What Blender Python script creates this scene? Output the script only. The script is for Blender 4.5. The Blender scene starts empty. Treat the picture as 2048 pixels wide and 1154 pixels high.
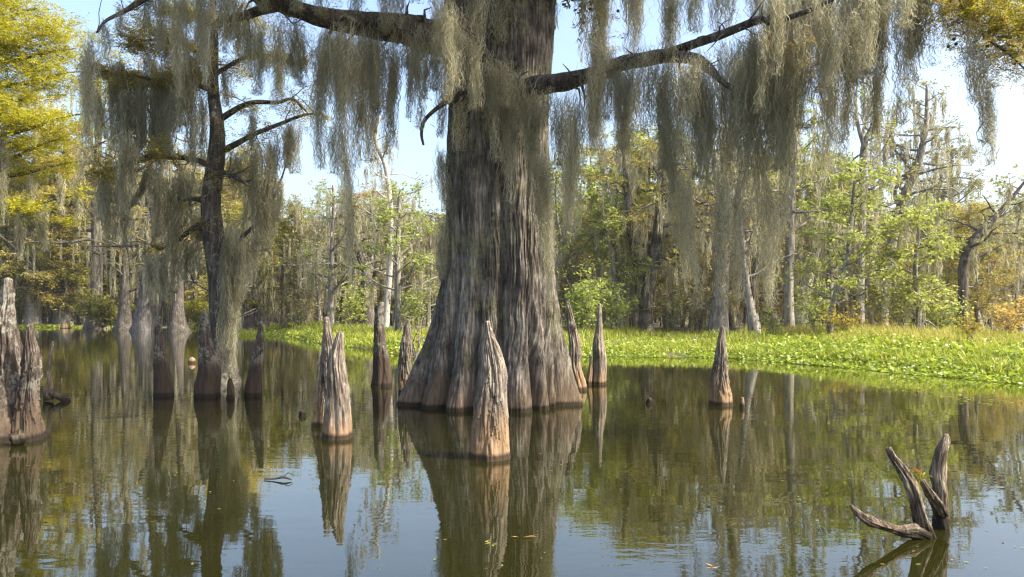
import bpy, math, random
import numpy as np
from mathutils import Vector

S = bpy.context.scene
COL = S.collection
R = math.radians

# ------------------------------------------------------------------ camera, sky, sun, exposure
F = 1650.0                       # focal length in pixels of the 2048 px wide photograph
CX, HY, CAMH = 1024.0, 625.0, 1.5
cam_d = bpy.data.cameras.new('camera')
cam = bpy.data.objects.new('camera', cam_d)
COL.objects.link(cam)
cam.location = (0, 0, CAMH)
cam.rotation_euler = (R(90), 0, 0)
cam_d.sensor_width = 36.0
cam_d.lens = 36.0 * F / 2048.0
cam_d.shift_y = (HY - 577.0) / 2048.0
cam_d.clip_start = 0.1
cam_d.clip_end = 3000
S.camera = cam

SUN_EL, SUN_AZ = 45.0, 18.0      # azimuth: from +X towards the camera (-Y)
sd = Vector((math.cos(R(SUN_EL)) * math.cos(R(SUN_AZ)), -math.cos(R(SUN_EL)) * math.sin(R(SUN_AZ)), math.sin(R(SUN_EL))))
W = bpy.data.worlds.new('World')
S.world = W
W.use_nodes = True
wn = W.node_tree
wn.nodes.clear()
sky = wn.nodes.new('ShaderNodeTexSky')
sky.sky_type = 'NISHITA'
sky.sun_disc = False
sky.sun_elevation = R(SUN_EL)
sky.sun_rotation = math.atan2(sd.x, sd.y)
sky.air_density = 1.0
sky.dust_density = 4.6
sky.ozone_density = 1.5
bg = wn.nodes.new('ShaderNodeBackground')
bg.inputs['Strength'].default_value = 0.15
wo = wn.nodes.new('ShaderNodeOutputWorld')
wn.links.new(sky.outputs[0], bg.inputs[0])
wn.links.new(bg.outputs[0], wo.inputs[0])
sl = bpy.data.lights.new('sun', 'SUN')
sl.energy = 3.3
sl.angle = R(0.5)
sl.color = (1.0, 0.94, 0.84)
so = bpy.data.objects.new('sun', sl)
COL.objects.link(so)
so.rotation_euler = sd.to_track_quat('Z', 'Y').to_euler()
S.view_settings.view_transform = 'Standard'
S.view_settings.look = 'None'
S.view_settings.exposure = 1.55
S.view_settings.gamma = 1.0
S.render.engine = 'CYCLES'
cy = S.cycles
cy.max_bounces = 8
cy.diffuse_bounces = 6
cy.glossy_bounces = 3
cy.transmission_bounces = 4
cy.transparent_max_bounces = 6
cy.caustics_reflective = False
cy.caustics_refractive = False
cy.use_denoising = True
cy.denoiser = 'OPENIMAGEDENOISE'
cy.denoising_input_passes = 'RGB_ALBEDO_NORMAL'
cy.denoising_prefilter = 'NONE'
cy.filter_width = 1.3

# ------------------------------------------------------------------ helpers
def P(px, py, Y):
    return np.array([(px - CX) * Y / F, Y, CAMH + (HY - py) * Y / F])

def _h(i, j, k, s):
    n = (i.astype(np.uint32) * np.uint32(374761393) + j.astype(np.uint32) * np.uint32(668265263)
         + k.astype(np.uint32) * np.uint32(2246822519) + np.uint32((s * 3266489917) & 0xffffffff))
    n = (n ^ (n >> np.uint32(13))) * np.uint32(1274126177)
    n = n ^ (n >> np.uint32(16))
    return n.astype(np.float64) / 4294967295.0

def vn(x, y, z, s=0):
    x, y, z = np.broadcast_arrays(np.asarray(x, float), np.asarray(y, float), np.asarray(z, float))
    i, j, k = np.floor(x).astype(np.int64), np.floor(y).astype(np.int64), np.floor(z).astype(np.int64)
    u, v, w = x - i, y - j, z - k
    u, v, w = u * u * (3 - 2 * u), v * v * (3 - 2 * v), w * w * (3 - 2 * w)
    r = 0
    for a in (0, 1):
        for b in (0, 1):
            for c in (0, 1):
                r = r + _h(i + a, j + b, k + c, s) * (u if a else 1 - u) * (v if b else 1 - v) * (w if c else 1 - w)
    return r * 2 - 1

def fbm(x, y, z, s=0, o=4):
    r, a, f = 0, 1.0, 1.0
    for q in range(o):
        r = r + a * vn(x * f, y * f, z * f, s + q)
        a *= 0.5
        f *= 2.03
    return r

def mesh(name, V, Q, mat, parent=None, smooth=False, mi=None):
    """ONE mesh object from a vertex array and a quad (or triangle) array"""
    V = np.asarray(V, np.float32)
    Q = np.asarray(Q, np.int32)
    m = bpy.data.meshes.new(name)
    n, k = Q.shape
    m.vertices.add(len(V))
    m.vertices.foreach_set('co', V.ravel())
    m.loops.add(n * k)
    m.loops.foreach_set('vertex_index', Q.ravel())
    m.polygons.add(n)
    m.polygons.foreach_set('loop_start', np.arange(0, n * k, k, dtype=np.int32))
    if smooth:
        m.polygons.foreach_set('use_smooth', np.ones(n, bool))
    for q in (mat if isinstance(mat, (list, tuple)) else [mat]):
        m.materials.append(q)
    if mi is not None:
        m.polygons.foreach_set('material_index', np.asarray(mi, np.int32))
    m.update(calc_edges=True)
    m.validate()
    o = bpy.data.objects.new(name, m)
    COL.objects.link(o)
    if parent is not None:
        o.parent = parent
    return o

def cat(parts):
    """join several (V, Q) pairs"""
    Vs, Qs, n = [], [], 0
    for V, Q in parts:
        if len(V) == 0:
            continue
        Vs.append(V)
        Qs.append(np.asarray(Q) + n)
        n += len(V)
    return np.concatenate(Vs), np.concatenate(Qs)

def tag(o, label, category=None, group=None, kind=None):
    if label: o['label'] = label
    if category: o['category'] = category
    if group: o['group'] = group
    if kind: o['kind'] = kind
    return o

def empty(name, loc):
    o = bpy.data.objects.new(name, None)
    o.empty_display_size = 0.2
    COL.objects.link(o)
    o.location = tuple(loc)
    return o

def resample(pts, rad, step):
    pts = np.asarray(pts, float)
    rad = np.asarray(rad, float)
    d = np.r_[0, np.cumsum(np.linalg.norm(np.diff(pts, axis=0), axis=1))]
    n = max(3, int(d[-1] / step) + 1)
    # Catmull-Rom through the points
    P4 = np.vstack([2 * pts[0] - pts[1], pts, 2 * pts[-1] - pts[-2]])
    t = np.linspace(0, d[-1], n)
    k = np.clip(np.searchsorted(d, t, side='right') - 1, 0, len(pts) - 2)
    u = ((t - d[k]) / np.maximum(d[k + 1] - d[k], 1e-9))[:, None]
    a, b, c, e = P4[k], P4[k + 1], P4[k + 2], P4[k + 3]
    q = 0.5 * (2 * b + (c - a) * u + (2 * a - 5 * b + 4 * c - e) * u ** 2 + (3 * b - a - 3 * c + e) * u ** 3)
    return q, np.interp(t, d, rad)

def tube(pts, rad, sides=8, step=None, rough=0.0, seed=0, nf=6.0, cap=True):
    pts = np.asarray(pts, float)
    rad = np.asarray(rad, float)
    if step:
        pts, rad = resample(pts, rad, step)
    n = len(pts)
    T = np.gradient(pts, axis=0)
    T /= np.maximum(np.linalg.norm(T, axis=1)[:, None], 1e-9)
    N = np.zeros_like(T)
    up = np.array([0, 0, 1.0]) if abs(T[0][2]) < 0.9 else np.array([1.0, 0, 0])
    v = np.cross(T[0], up)
    N[0] = v / np.linalg.norm(v)
    for i in range(1, n):
        v = N[i - 1] - T[i] * np.dot(N[i - 1], T[i])
        N[i] = v / max(np.linalg.norm(v), 1e-9)
    B = np.cross(T, N)
    th = np.linspace(0, 2 * np.pi, sides, endpoint=False)
    dirs = N[:, None] * np.cos(th)[None, :, None] + B[:, None] * np.sin(th)[None, :, None]
    r = np.repeat(rad[:, None], sides, 1)
    if rough:
        L = np.arange(n)[:, None] * (step or 0.1)
        rr = fbm(np.cos(th)[None] * nf * 0.25 + L * 0.0, np.sin(th)[None] * nf * 0.25, L * nf * 0.35, seed, 3)
        lump = fbm(np.cos(th)[None] * 0.9, np.sin(th)[None] * 0.9, L * 2.2, seed + 9, 2)
        r = r * (1 + rough * rr + rough * 0.8 * lump)
    V = (pts[:, None] + dirs * r[..., None]).reshape(-1, 3)
    i = np.arange(n - 1)[:, None] * sides
    j = np.arange(sides)[None]
    jn = (j + 1) % sides
    Q = np.stack([i + j, i + jn, i + sides + jn, i + sides + j], -1).reshape(-1, 4)
    if cap:
        c = len(V)
        V = np.vstack([V, pts[-1] + T[-1] * rad[-1] * 0.35])
        b = (n - 1) * sides
        k = np.arange(0, sides - 1, 2)
        Q = np.vstack([Q, np.stack([b + k, b + k + 1, b + (k + 2) % sides, np.full_like(k, c)], -1)])
    return V, Q

def hank(rng, path, rx, ry, n, w=0.006, seg=9, frac=(0.14, 0.4), curl=0.02, top=1.2):
    """Spanish moss: n curly ribbons that follow a hanging centre line"""
    path = np.asarray(path, float)
    d = np.r_[0, np.cumsum(np.linalg.norm(np.diff(path, axis=0), axis=1))]
    L = d[-1]
    t0 = rng.random(n) ** top * 0.9
    fl = rng.uniform(frac[0], frac[1], n)
    fl = np.minimum(fl, 1.04 - t0)
    t = t0[:, None] + fl[:, None] * np.linspace(0, 1, seg + 1)[None]
    c = np.stack([np.interp(np.clip(t, 0, 1) * L, d, path[:, q]) for q in range(3)], -1)
    # the hank is a bundle of ragged tendrils that end at different depths
    nt = int(np.clip(3 + rx * L * 26, 3, 22))
    ta = rng.uniform(0, 2 * np.pi, nt)
    tr = np.sqrt(rng.random(nt)) * 0.85
    te = rng.uniform(0.35, 1.0, nt)
    te[0], tr[0] = 1.0, 0.2
    ts = rng.uniform(0, 0.18, nt)
    tw_ = rng.uniform(0.55, 1.3, nt)
    p = (te - ts) * tw_
    fork = rng.choice(nt, n, p=p / p.sum())
    u = rng.random(n) ** top * 0.95
    t0 = ts[fork] + (te - ts)[fork] * u
    t = np.minimum(t0[:, None] + fl[:, None] * np.linspace(0, 1, seg + 1)[None], 1.05)
    c = np.stack([np.interp(np.clip(t, 0, 1) * L, d, path[:, q]) for q in range(3)], -1)
    ph = rng.uniform(0, 6.28, nt)[fork][:, None]
    fr_ = rng.uniform(2, 6, nt)[fork][:, None]
    a = rng.uniform(0, 2 * np.pi, n)
    g = np.abs(rng.normal(0, 1, n)) * tw_[fork]
    tl = np.clip((t - ts[fork][:, None]) / (te - ts)[fork][:, None], 0, 1)
    core = np.minimum(0.42 * rx, 0.085) * (1.15 - 0.85 * tl) + 0.004
    x = rx * (np.cos(ta) * tr)[fork][:, None] * (1 - .25 * t) + 0.02 * np.sin(t * fr_ + ph) + np.cos(a)[:, None] * g[:, None] * core
    y = ry * (np.sin(ta) * tr)[fork][:, None] * (1 - .25 * t) + 0.02 * np.cos(t * fr_ * 1.3 + ph) + np.sin(a)[:, None] * g[:, None] * core
    keep = np.ones(n, bool)
    s = rng.normal(0, curl, (n, seg + 1, 3))
    s[..., 2] *= 0.6
    walk = np.cumsum(s, 1) * 0.55 + s * 0.5
    pts = c + np.stack([x, y, np.zeros_like(x)], -1) + walk
    wa = rng.uniform(0, 2 * np.pi, n)
    wd = np.stack([np.cos(wa), np.sin(wa), rng.normal(0, .4, n)], -1)
    tw = (w * rng.uniform(0.5, 1.4, n))[:, None] * np.sin(np.linspace(0.35, np.pi - 0.12, seg + 1))[None]
    off = wd[:, None] * tw[..., None] * 0.5
    pts, off = pts[keep], off[keep]
    m = len(pts)
    V = np.stack([pts - off, pts + off], 2).reshape(-1, 3)
    b = np.arange(m)[:, None] * (seg + 1) * 2 + np.arange(seg)[None] * 2
    Q = np.stack([b, b + 1, b + 3, b + 2], -1).reshape(-1, 4)
    return V, Q

def norm(v):
    return v / np.maximum(np.linalg.norm(v, axis=-1, keepdims=True), 1e-9)

def feathers(C, D, rng, L=0.25, nl=5, ll=0.09, lw=0.02, jit=0.3, droop=0.25):
    """bald cypress twigs: two rows of narrow leaflets along each twig"""
    C = np.asarray(C, float)
    D = norm(np.asarray(D, float) + rng.normal(0, jit, (len(C), 3)) * [1, 1, 0.6])
    n = len(C)
    up = norm(rng.normal(0, 0.35, (n, 3)) + [0, 0, 1.0])
    side = norm(np.cross(D, up))
    up = np.cross(side, D)
    Ls = L * rng.uniform(0.6, 1.3, n)
    t = np.linspace(0.12, 1, nl)
    base = C[:, None] + D[:, None] * (Ls[:, None] * t[None])[..., None]
    base[..., 2] -= (droop * Ls[:, None] * t[None] ** 2)
    out = []
    for sgn in (-1, 1):
        dirn = norm(D[:, None] * 0.55 + side[:, None] * sgn + rng.normal(0, 0.22, (n, nl, 3)) - np.array([0, 0, 0.12]))
        l = ll * (1.05 - 0.5 * t)[None, :, None] * rng.uniform(0.7, 1.2, (n, nl, 1))
        wv = norm(np.cross(dirn, up[:, None] + rng.normal(0, 0.5, (n, nl, 3)))) * lw * 0.5
        out.append(np.stack([base, base + dirn * l * 0.5 + wv, base + dirn * l, base + dirn * l * 0.5 - wv], 2))
    V = np.stack(out, 1).reshape(-1, 3)
    return V, np.arange(len(V)).reshape(-1, 4)

def leaves(C, rng, k=8, spread=0.25, l=0.12, w=0.06, up=0.5, flat=0.7):
    """broad leaves: k diamond shaped blades around each twig end"""
    C = np.repeat(np.asarray(C, float), k, 0)
    n = len(C)
    b = C + rng.normal(0, 1, (n, 3)) * np.array([spread, spread, spread * flat])
    d = norm(rng.normal(0, 1, (n, 3)) * [1, 1, 0.5] - [0, 0, 0.25])
    nn = norm(rng.normal(0, 0.7, (n, 3)) + [0, 0, up * 2])
    s = norm(np.cross(d, nn))
    z = rng.uniform(0.65, 1.3, (n, 1))
    V = np.stack([b, b + d * l * 0.45 * z + s * w * 0.5 * z, b + d * l * z, b + d * l * 0.45 * z - s * w * 0.5 * z], 1).reshape(-1, 3)
    return V, np.arange(len(V)).reshape(-1, 4)

# ------------------------------------------------------------------ materials
def newmat(name):
    m = bpy.data.materials.new(name)
    m.use_nodes = True
    t = m.node_tree
    t.nodes.clear()
    return m, t

def N(t, typ, **kw):
    n = t.nodes.new(typ)
    for k, v in kw.items():
        setattr(n, k, v)
    return n

def ramp(t, fac, stops, interp='LINEAR'):
    r = N(t, 'ShaderNodeValToRGB')
    cr = r.color_ramp
    cr.interpolation = interp
    while len(cr.elements) < len(stops):
        cr.elements.new(0.5)
    for e, (p, c) in zip(cr.elements, stops):
        e.position = p
        e.color = (*c, 1) if len(c) == 3 else c
    t.links.new(fac, r.inputs[0])
    return r.outputs[0]

def mixc(t, fac, a, b, mode='MIX'):
    m = N(t, 'ShaderNodeMix', data_type='RGBA', blend_type=mode)
    for s, v in ((m.inputs[0], fac), (m.inputs[6], a), (m.inputs[7], b)):
        if isinstance(v, (int, float)): s.default_value = v
        elif isinstance(v, tuple): s.default_value = (*v, 1)
        else: t.links.new(v, s)
    return m.outputs[2]

def math_(t, op, a, b=None, clamp=False):
    m = N(t, 'ShaderNodeMath', operation=op, use_clamp=clamp)
    for s, v in ((m.inputs[0], a), (m.inputs[1], b)):
        if v is None: continue
        if isinstance(v, (int, float)): s.default_value = v
        else: t.links.new(v, s)
    return m.outputs[0]

def noise(t, vec, scale, detail=4, rough=0.55):
    n = N(t, 'ShaderNodeTexNoise')
    n.inputs['Scale'].default_value = scale
    n.inputs['Detail'].default_value = detail
    n.inputs['Roughness'].default_value = rough
    t.links.new(vec, n.inputs['Vector'])
    return n.outputs[0]

def mapped(t, vec, scale):
    m = N(t, 'ShaderNodeMapping')
    m.inputs['Scale'].default_value = scale
    t.links.new(vec, m.inputs[0])
    return m.outputs[0]

def leafmat(name, cols, trans=0.4, tint=0.0, gloss=0.0):
    m, t = newmat(name)
    g = N(t, 'ShaderNodeNewGeometry')
    c = ramp(t, g.outputs['Random Per Island'], [(i / max(1, len(cols) - 1), q) for i, q in enumerate(cols)])
    if tint:
        oi = N(t, 'ShaderNodeObjectInfo')
        hs = N(t, 'ShaderNodeHueSaturation')
        mr = N(t, 'ShaderNodeMapRange')
        mr.inputs['To Min'].default_value = 0.5 - tint * 0.035
        mr.inputs['To Max'].default_value = 0.5 + tint * 0.05
        t.links.new(oi.outputs['Random'], mr.inputs[0])
        t.links.new(mr.outputs[0], hs.inputs['Hue'])
        t.links.new(c, hs.inputs['Color'])
        c = hs.outputs[0]
    d = N(t, 'ShaderNodeBsdfDiffuse')
    tr = N(t, 'ShaderNodeBsdfTranslucent')
    t.links.new(c, d.inputs[0])
    t.links.new(c, tr.inputs[0])
    mx = N(t, 'ShaderNodeMixShader')
    mx.inputs[0].default_value = trans
    t.links.new(d.outputs[0], mx.inputs[1])
    t.links.new(tr.outputs[0], mx.inputs[2])
    out = mx.outputs[0]
    if gloss:
        gl = N(t, 'ShaderNodeBsdfGlossy')
        gl.inputs['Roughness'].default_value = 0.5
        m2 = N(t, 'ShaderNodeMixShader')
        m2.inputs[0].default_value = gloss
        t.links.new(out, m2.inputs[1])
        t.links.new(gl.outputs[0], m2.inputs[2])
        out = m2.outputs[0]
    o = N(t, 'ShaderNodeOutputMaterial')
    t.links.new(out, o.inputs[0])
    return m

def barkmat(name, dark, mid, light, stain=None, stain_h=0.6, lichen=None, lich=0.5, vs=18.0, bump=0.5, wet=True, lzone=None, rnd=False):
    m, t = newmat(name)
    tc = N(t, 'ShaderNodeTexCoord')
    v = tc.outputs['Object']
    vv = mapped(t, v, (vs, vs, vs * 0.13))
    n1 = noise(t, vv, 1.0, 6, 0.65)
    n2 = noise(t, v, 2.3, 4, 0.6)
    n3 = noise(t, mapped(t, v, (vs * 2.6, vs * 2.6, vs * 0.3)), 1.0, 4, 0.7)
    f = math_(t, 'ADD', math_(t, 'MULTIPLY', n1, 0.62), math_(t, 'MULTIPLY', n2, 0.38))
    c = ramp(t, f, [(0.36, dark), (0.5, mid), (0.66, light)])
    ck = ramp(t, n3, [(0.40, (0.42, 0.40, 0.38)), (0.50, (1, 1, 1))])
    c = mixc(t, 0.6 if name == 'cypress_bark' else 0.85, c, ck, 'MULTIPLY')
    sx = N(t, 'ShaderNodeSeparateXYZ')
    t.links.new(v, sx.inputs[0])
    z = sx.outputs[2]
    if lichen:
        ln = noise(t, v, 9.0, 6, 0.7)
        lb = noise(t, v, 1.4, 3, 0.5)
        lf = ramp(t, math_(t, 'ADD', math_(t, 'MULTIPLY', ln, 0.6), math_(t, 'MULTIPLY', lb, 0.4)), [(0.56 - 0.1 * lich, (0, 0, 0)), (0.60 - 0.1 * lich, (1, 1, 1))])
        if lzone:
            zf = N(t, 'ShaderNodeMapRange')
            zf.inputs['From Min'].default_value = lzone[0]
            zf.inputs['From Max'].default_value = lzone[1]
            t.links.new(z, zf.inputs[0])
            lf = math_(t, 'MULTIPLY', lf, zf.outputs[0])
        c = mixc(t, math_(t, 'MULTIPLY', lf, 0.75), c, mixc(t, ramp(t, noise(t, v, 30, 3, 0.6), [(0.35, (0, 0, 0)), (0.65, (1, 1, 1))]), lichen[0], lichen[1]))
    if stain:
        oi_ = N(t, 'ShaderNodeObjectInfo')
        zz = math_(t, 'ADD', math_(t, 'ADD', z, math_(t, 'MULTIPLY', math_(t, 'SUBTRACT', oi_.outputs['Random'], 0.5), 0.0 if name == 'cypress_bark' else 0.26)), math_(t, 'MULTIPLY', math_(t, 'SUBTRACT', noise(t, mapped(t, v, (4, 4, 1)), 1.0, 4, 0.6), 0.5), 0.35))
        sf = N(t, 'ShaderNodeMapRange')
        if name == 'cypress_bark':
            zz = math_(t, 'ADD', zz, math_(t, 'MULTIPLY', math_(t, 'SUBTRACT', noise(t, mapped(t, v, (1.6, 1.6, .3)), 1.0, 2, 0.5), 0.5), 0.9))
        sf.inputs['From Min'].default_value = stain_h - 0.14 - (.2 if name == 'cypress_bark' else 0)
        sf.inputs['From Max'].default_value = stain_h + 0.12 + (.25 if name == 'cypress_bark' else 0)
        sf.inputs['To Min'].default_value = 0.92
        sf.inputs['To Max'].default_value = 0
        t.links.new(zz, sf.inputs[0])
        sc = ramp(t, f, [(0.35, tuple(q * 0.55 for q in stain)), (0.6, stain)])
        c = mixc(t, sf.outputs[0], c, sc)
    if wet:
        wf = N(t, 'ShaderNodeMapRange')
        wf.inputs['From Min'].default_value = 0.05
        wf.inputs['From Max'].default_value = 0.09
        wf.inputs['To Min'].default_value = 0.88
        wf.inputs['To Max'].default_value = 0
        t.links.new(math_(t, 'ADD', z, math_(t, 'MULTIPLY', math_(t, 'SUBTRACT', n2, 0.5), 0.06)), wf.inputs[0])
        c = mixc(t, wf.outputs[0], c, (0.012, 0.009, 0.005))
    b = N(t, 'ShaderNodeBsdfPrincipled')
    b.inputs['Roughness'].default_value = 0.85
    b.inputs['Specular IOR Level'].default_value = 0.2
    t.links.new(c, b.inputs['Base Color'])
    bp = N(t, 'ShaderNodeBump')
    bp.inputs['Strength'].default_value = bump
    bp.inputs['Distance'].default_value = 0.03
    t.links.new(math_(t, 'ADD', math_(t, 'MULTIPLY', n1, 0.7), math_(t, 'MULTIPLY', n3, 0.5)), bp.inputs['Height'])
    t.links.new(bp.outputs[0], b.inputs['Normal'])
    o = N(t, 'ShaderNodeOutputMaterial')
    t.links.new(b.outputs[0], o.inputs[0])
    return m

M = {}
M['trunk'] = barkmat('cypress_bark', (0.020, 0.015, 0.011), (0.115, 0.098, 0.078), (0.37, 0.33, 0.27), stain=(0.14, 0.098, 0.058), stain_h=0.36,
                     lichen=((0.125, 0.125, 0.05), (0.21, 0.205, 0.11)), lich=0.3, vs=20, bump=0.9, lzone=(0.5, 1.6))
M['knee'] = barkmat('knee_bark', (0.06, 0.044, 0.03), (0.20, 0.165, 0.125), (0.50, 0.44, 0.345), stain=(0.29, 0.185, 0.10), stain_h=0.36,
                    lichen=((0.34, 0.35, 0.29), (0.50, 0.50, 0.44)), lich=0.12, vs=26, bump=0.6, lzone=(0.45, 0.8))
M['knee_mid'] = barkmat('knee_bark_mid', (0.022, 0.016, 0.012), (0.075, 0.058, 0.045), (0.27, 0.225, 0.175), stain=(0.10, 0.07, 0.046), stain_h=0.5,
                        lichen=((0.17, 0.165, 0.125), (0.30, 0.295, 0.24)), lich=0.6, vs=26, bump=0.7, lzone=(0.4, 0.8))  # darker overall than the plain knee bark, with more lichen
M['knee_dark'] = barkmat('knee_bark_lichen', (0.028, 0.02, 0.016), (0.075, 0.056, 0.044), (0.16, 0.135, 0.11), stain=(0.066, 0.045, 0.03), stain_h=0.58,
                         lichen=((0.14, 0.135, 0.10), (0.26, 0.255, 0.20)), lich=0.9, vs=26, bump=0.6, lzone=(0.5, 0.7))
M['wood'] = barkmat('limb_bark', (0.022, 0.018, 0.014), (0.09, 0.076, 0.06), (0.22, 0.19, 0.155), lichen=((0.2, 0.2, 0.13), (0.3, 0.3, 0.22)), lich=0.0, vs=14, bump=0.6, wet=False)
M['snag'] = barkmat('weathered_wood', (0.022, 0.015, 0.010), (0.17, 0.13, 0.09), (0.55, 0.47, 0.34), stain=(0.035, 0.026, 0.013), stain_h=0.10, vs=34, bump=0.8)
M['fwood'] = barkmat('swamp_tree_bark', (0.09, 0.08, 0.065), (0.22, 0.20, 0.17), (0.38, 0.355, 0.31), vs=7, bump=0.4, wet=False,
                     lichen=((0.24, 0.25, 0.19), (0.34, 0.34, 0.28)), lich=0.1)
M['gwood'] = barkmat('grey_swamp_bark', (0.04, 0.036, 0.03), (0.105, 0.096, 0.082), (0.20, 0.185, 0.16), vs=7, bump=0.4, wet=False)
M['pale'] = barkmat('pale_dead_wood', (0.25, 0.22, 0.18), (0.42, 0.39, 0.34), (0.55, 0.52, 0.46), vs=8, bump=0.3, wet=False)
M['moss'] = leafmat('spanish_moss', [(0.30, 0.275, 0.17), (0.44, 0.41, 0.265), (0.57, 0.54, 0.38)], 0.5)
M['fmoss'] = leafmat('spanish_moss_far', [(0.30, 0.265, 0.155), (0.43, 0.39, 0.25), (0.54, 0.50, 0.35)], 0.45, tint=0.3)
M['orange'] = leafmat('cypress_autumn_leaves', [(0.19, 0.12, 0.035), (0.34, 0.23, 0.055), (0.44, 0.34, 0.09), (0.37, 0.34, 0.10)], 0.5, tint=0.5)
M['amber'] = leafmat('cypress_amber_leaves', [(0.26, 0.17, 0.04), (0.50, 0.35, 0.08), (0.58, 0.46, 0.12), (0.46, 0.44, 0.13)], 0.5, tint=0.3)
M['yellow'] = leafmat('cypress_yellow_leaves', [(0.19, 0.185, 0.015), (0.37, 0.36, 0.025), (0.49, 0.46, 0.04), (0.51, 0.42, 0.05)], 0.5, tint=0.0)
M['olive'] = leafmat('cypress_olive_leaves', [(0.10, 0.11, 0.02), (0.19, 0.19, 0.035), (0.30, 0.26, 0.05)], 0.45, tint=0.5)
M['green'] = leafmat('broad_green_leaves', [(0.19, 0.23, 0.04), (0.34, 0.39, 0.07), (0.47, 0.50, 0.13)], 0.5, tint=0.3, gloss=0.015)
M['dull'] = leafmat('dull_grey_green_leaves', [(0.22, 0.21, 0.08), (0.35, 0.33, 0.13), (0.44, 0.41, 0.21)], 0.45, tint=0.5)
M['gold'] = leafmat('golden_shrub_leaves', [(0.26, 0.20, 0.03), (0.45, 0.34, 0.04), (0.30, 0.30, 0.05)], 0.5)
M['grass'] = leafmat('marsh_grass_blades', [(0.12, 0.19, 0.012), (0.26, 0.33, 0.02), (0.40, 0.43, 0.04), (0.48, 0.42, 0.10)], 0.5, gloss=0.03)
M['hyacinth'] = leafmat('water_hyacinth_leaves', [(0.15, 0.21, 0.01), (0.27, 0.35, 0.02), (0.42, 0.47, 0.05)], 0.45, gloss=0.05)
M['cone'] = barkmat('cypress_cone', (0.03, 0.025, 0.02), (0.05, 0.045, 0.03), (0.09, 0.08, 0.05), vs=60, wet=False)
M['red'] = leafmat('red_leaves', [(0.5, 0.10, 0.03), (0.5, 0.3, 0.04), (0.3, 0.35, 0.06)], 0.4)
M['leaf2'] = leafmat('drifting_litter', [(0.16, 0.10, 0.04), (0.30, 0.26, 0.07), (0.25, 0.30, 0.06)], .3)
M['leaf'] = leafmat('floating_leaf', [(0.45, 0.20, 0.05), (0.38, 0.26, 0.07)], 0.2)

def water_mat():
    m, t = newmat('swamp_water')
    tc = N(t, 'ShaderNodeTexCoord')
    v = tc.outputs['Object']
    b = N(t, 'ShaderNodeBsdfPrincipled')
    n0 = noise(t, v, 0.12, 3, 0.5)
    c = ramp(t, n0, [(0.35, (0.0115, 0.0118, 0.0018)), (0.65, (0.016, 0.016, 0.0024))])
    t.links.new(c, b.inputs['Base Color'])
    b.inputs['Roughness'].default_value = 0.02
    b.inputs['IOR'].default_value = 1.72
    w1 = noise(t, mapped(t, v, (1.0, 2.6, 1)), 1.1, 2, 0.5)
    w2 = noise(t, mapped(t, v, (3.2, 7.0, 1)), 1.3, 2, 0.5)
    pat = ramp(t, noise(t, mapped(t, v, (0.25, 0.5, 1)), 0.6, 2, 0.5), [(0.42, (0.12, 0.12, 0.12)), (0.62, (1, 1, 1))])
    h = math_(t, 'ADD', math_(t, 'MULTIPLY', w1, 0.6), math_(t, 'MULTIPLY', math_(t, 'MULTIPLY', w2, 0.45), pat))
    bp = N(t, 'ShaderNodeBump')
    bp.inputs['Strength'].default_value = 0.09
    bp.inputs['Distance'].default_value = 0.03
    t.links.new(h, bp.inputs['Height'])
    t.links.new(bp.outputs[0], b.inputs['Normal'])
    o = N(t, 'ShaderNodeOutputMaterial')
    t.links.new(b.outputs[0], o.inputs[0])
    return m

def ground_mat():
    m, t = newmat('swamp_mud')
    tc = N(t, 'ShaderNodeTexCoord')
    v = tc.outputs['Object']
    c = ramp(t, noise(t, v, 1.5, 6, 0.65), [(0.3, (0.045, 0.035, 0.02)), (0.5, (0.10, 0.085, 0.045)), (0.7, (0.15, 0.14, 0.06))])
    b = N(t, 'ShaderNodeBsdfPrincipled')
    b.inputs['Roughness'].default_value = 0.95
    t.links.new(c, b.inputs['Base Color'])
    o = N(t, 'ShaderNodeOutputMaterial')
    t.links.new(b.outputs[0], o.inputs[0])
    return m

M['water'] = water_mat()
M['ground'] = ground_mat()

# ------------------------------------------------------------------ water and ground
SH_PX = np.array([-900, -600, 0, 140, 200, 300, 380, 430, 480, 560, 600, 650, 720, 830, 1000, 1120, 1230, 1450, 1560, 1640, 1750, 1850, 2048, 2400, 3200], float)
SH_D = np.array([90, 85, 83, 82, 81, 80, 78, 64, 54, 53, 46, 38, 34, 28, 27.5, 28, 28.4, 27.2, 25, 23.6, 21.5, 19.8, 17.3, 15, 12.5], float)

def shore(x, y):
    """signed distance inland of the shoreline, in metres"""
    y = np.asarray(y, float)
    x = np.asarray(x, float)
    yy = np.maximum(y, 4.0)
    px = CX + F * x / yy
    D0 = np.interp(px, SH_PX, SH_D)
    return np.where(y < 4, -6.0, y - D0 - .9 * fbm(x * .45, D0 * .1, 2.2, 5, 3))

def gz(x, y):
    s = shore(x, y)
    n = fbm(np.asarray(x) * 0.35, np.asarray(y) * 0.35, 0.0, 3, 3)
    land = 0.10 * (1 - np.exp(-np.maximum(s, 0) / 0.4)) + 0.34 * np.clip(s / 11, 0, 1) ** 1.2 + 0.06 * n * np.clip(s / 3, 0, 1)
    px = CX + F * np.asarray(x) / np.maximum(np.asarray(y), 4)
    land = land + 0.24 * np.exp(-((px - 1760) / 150) ** 2) * np.clip(s / 3.5, 0, 1) * np.clip((16 - s) / 8, 0, 1)
    far = np.clip((px - 500) / 120, 0, 1)
    land = land * (0.45 + 0.55 * far)
    return np.where(s > 0, land, np.maximum(-1.1, s * 0.18 - 0.02))

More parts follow.
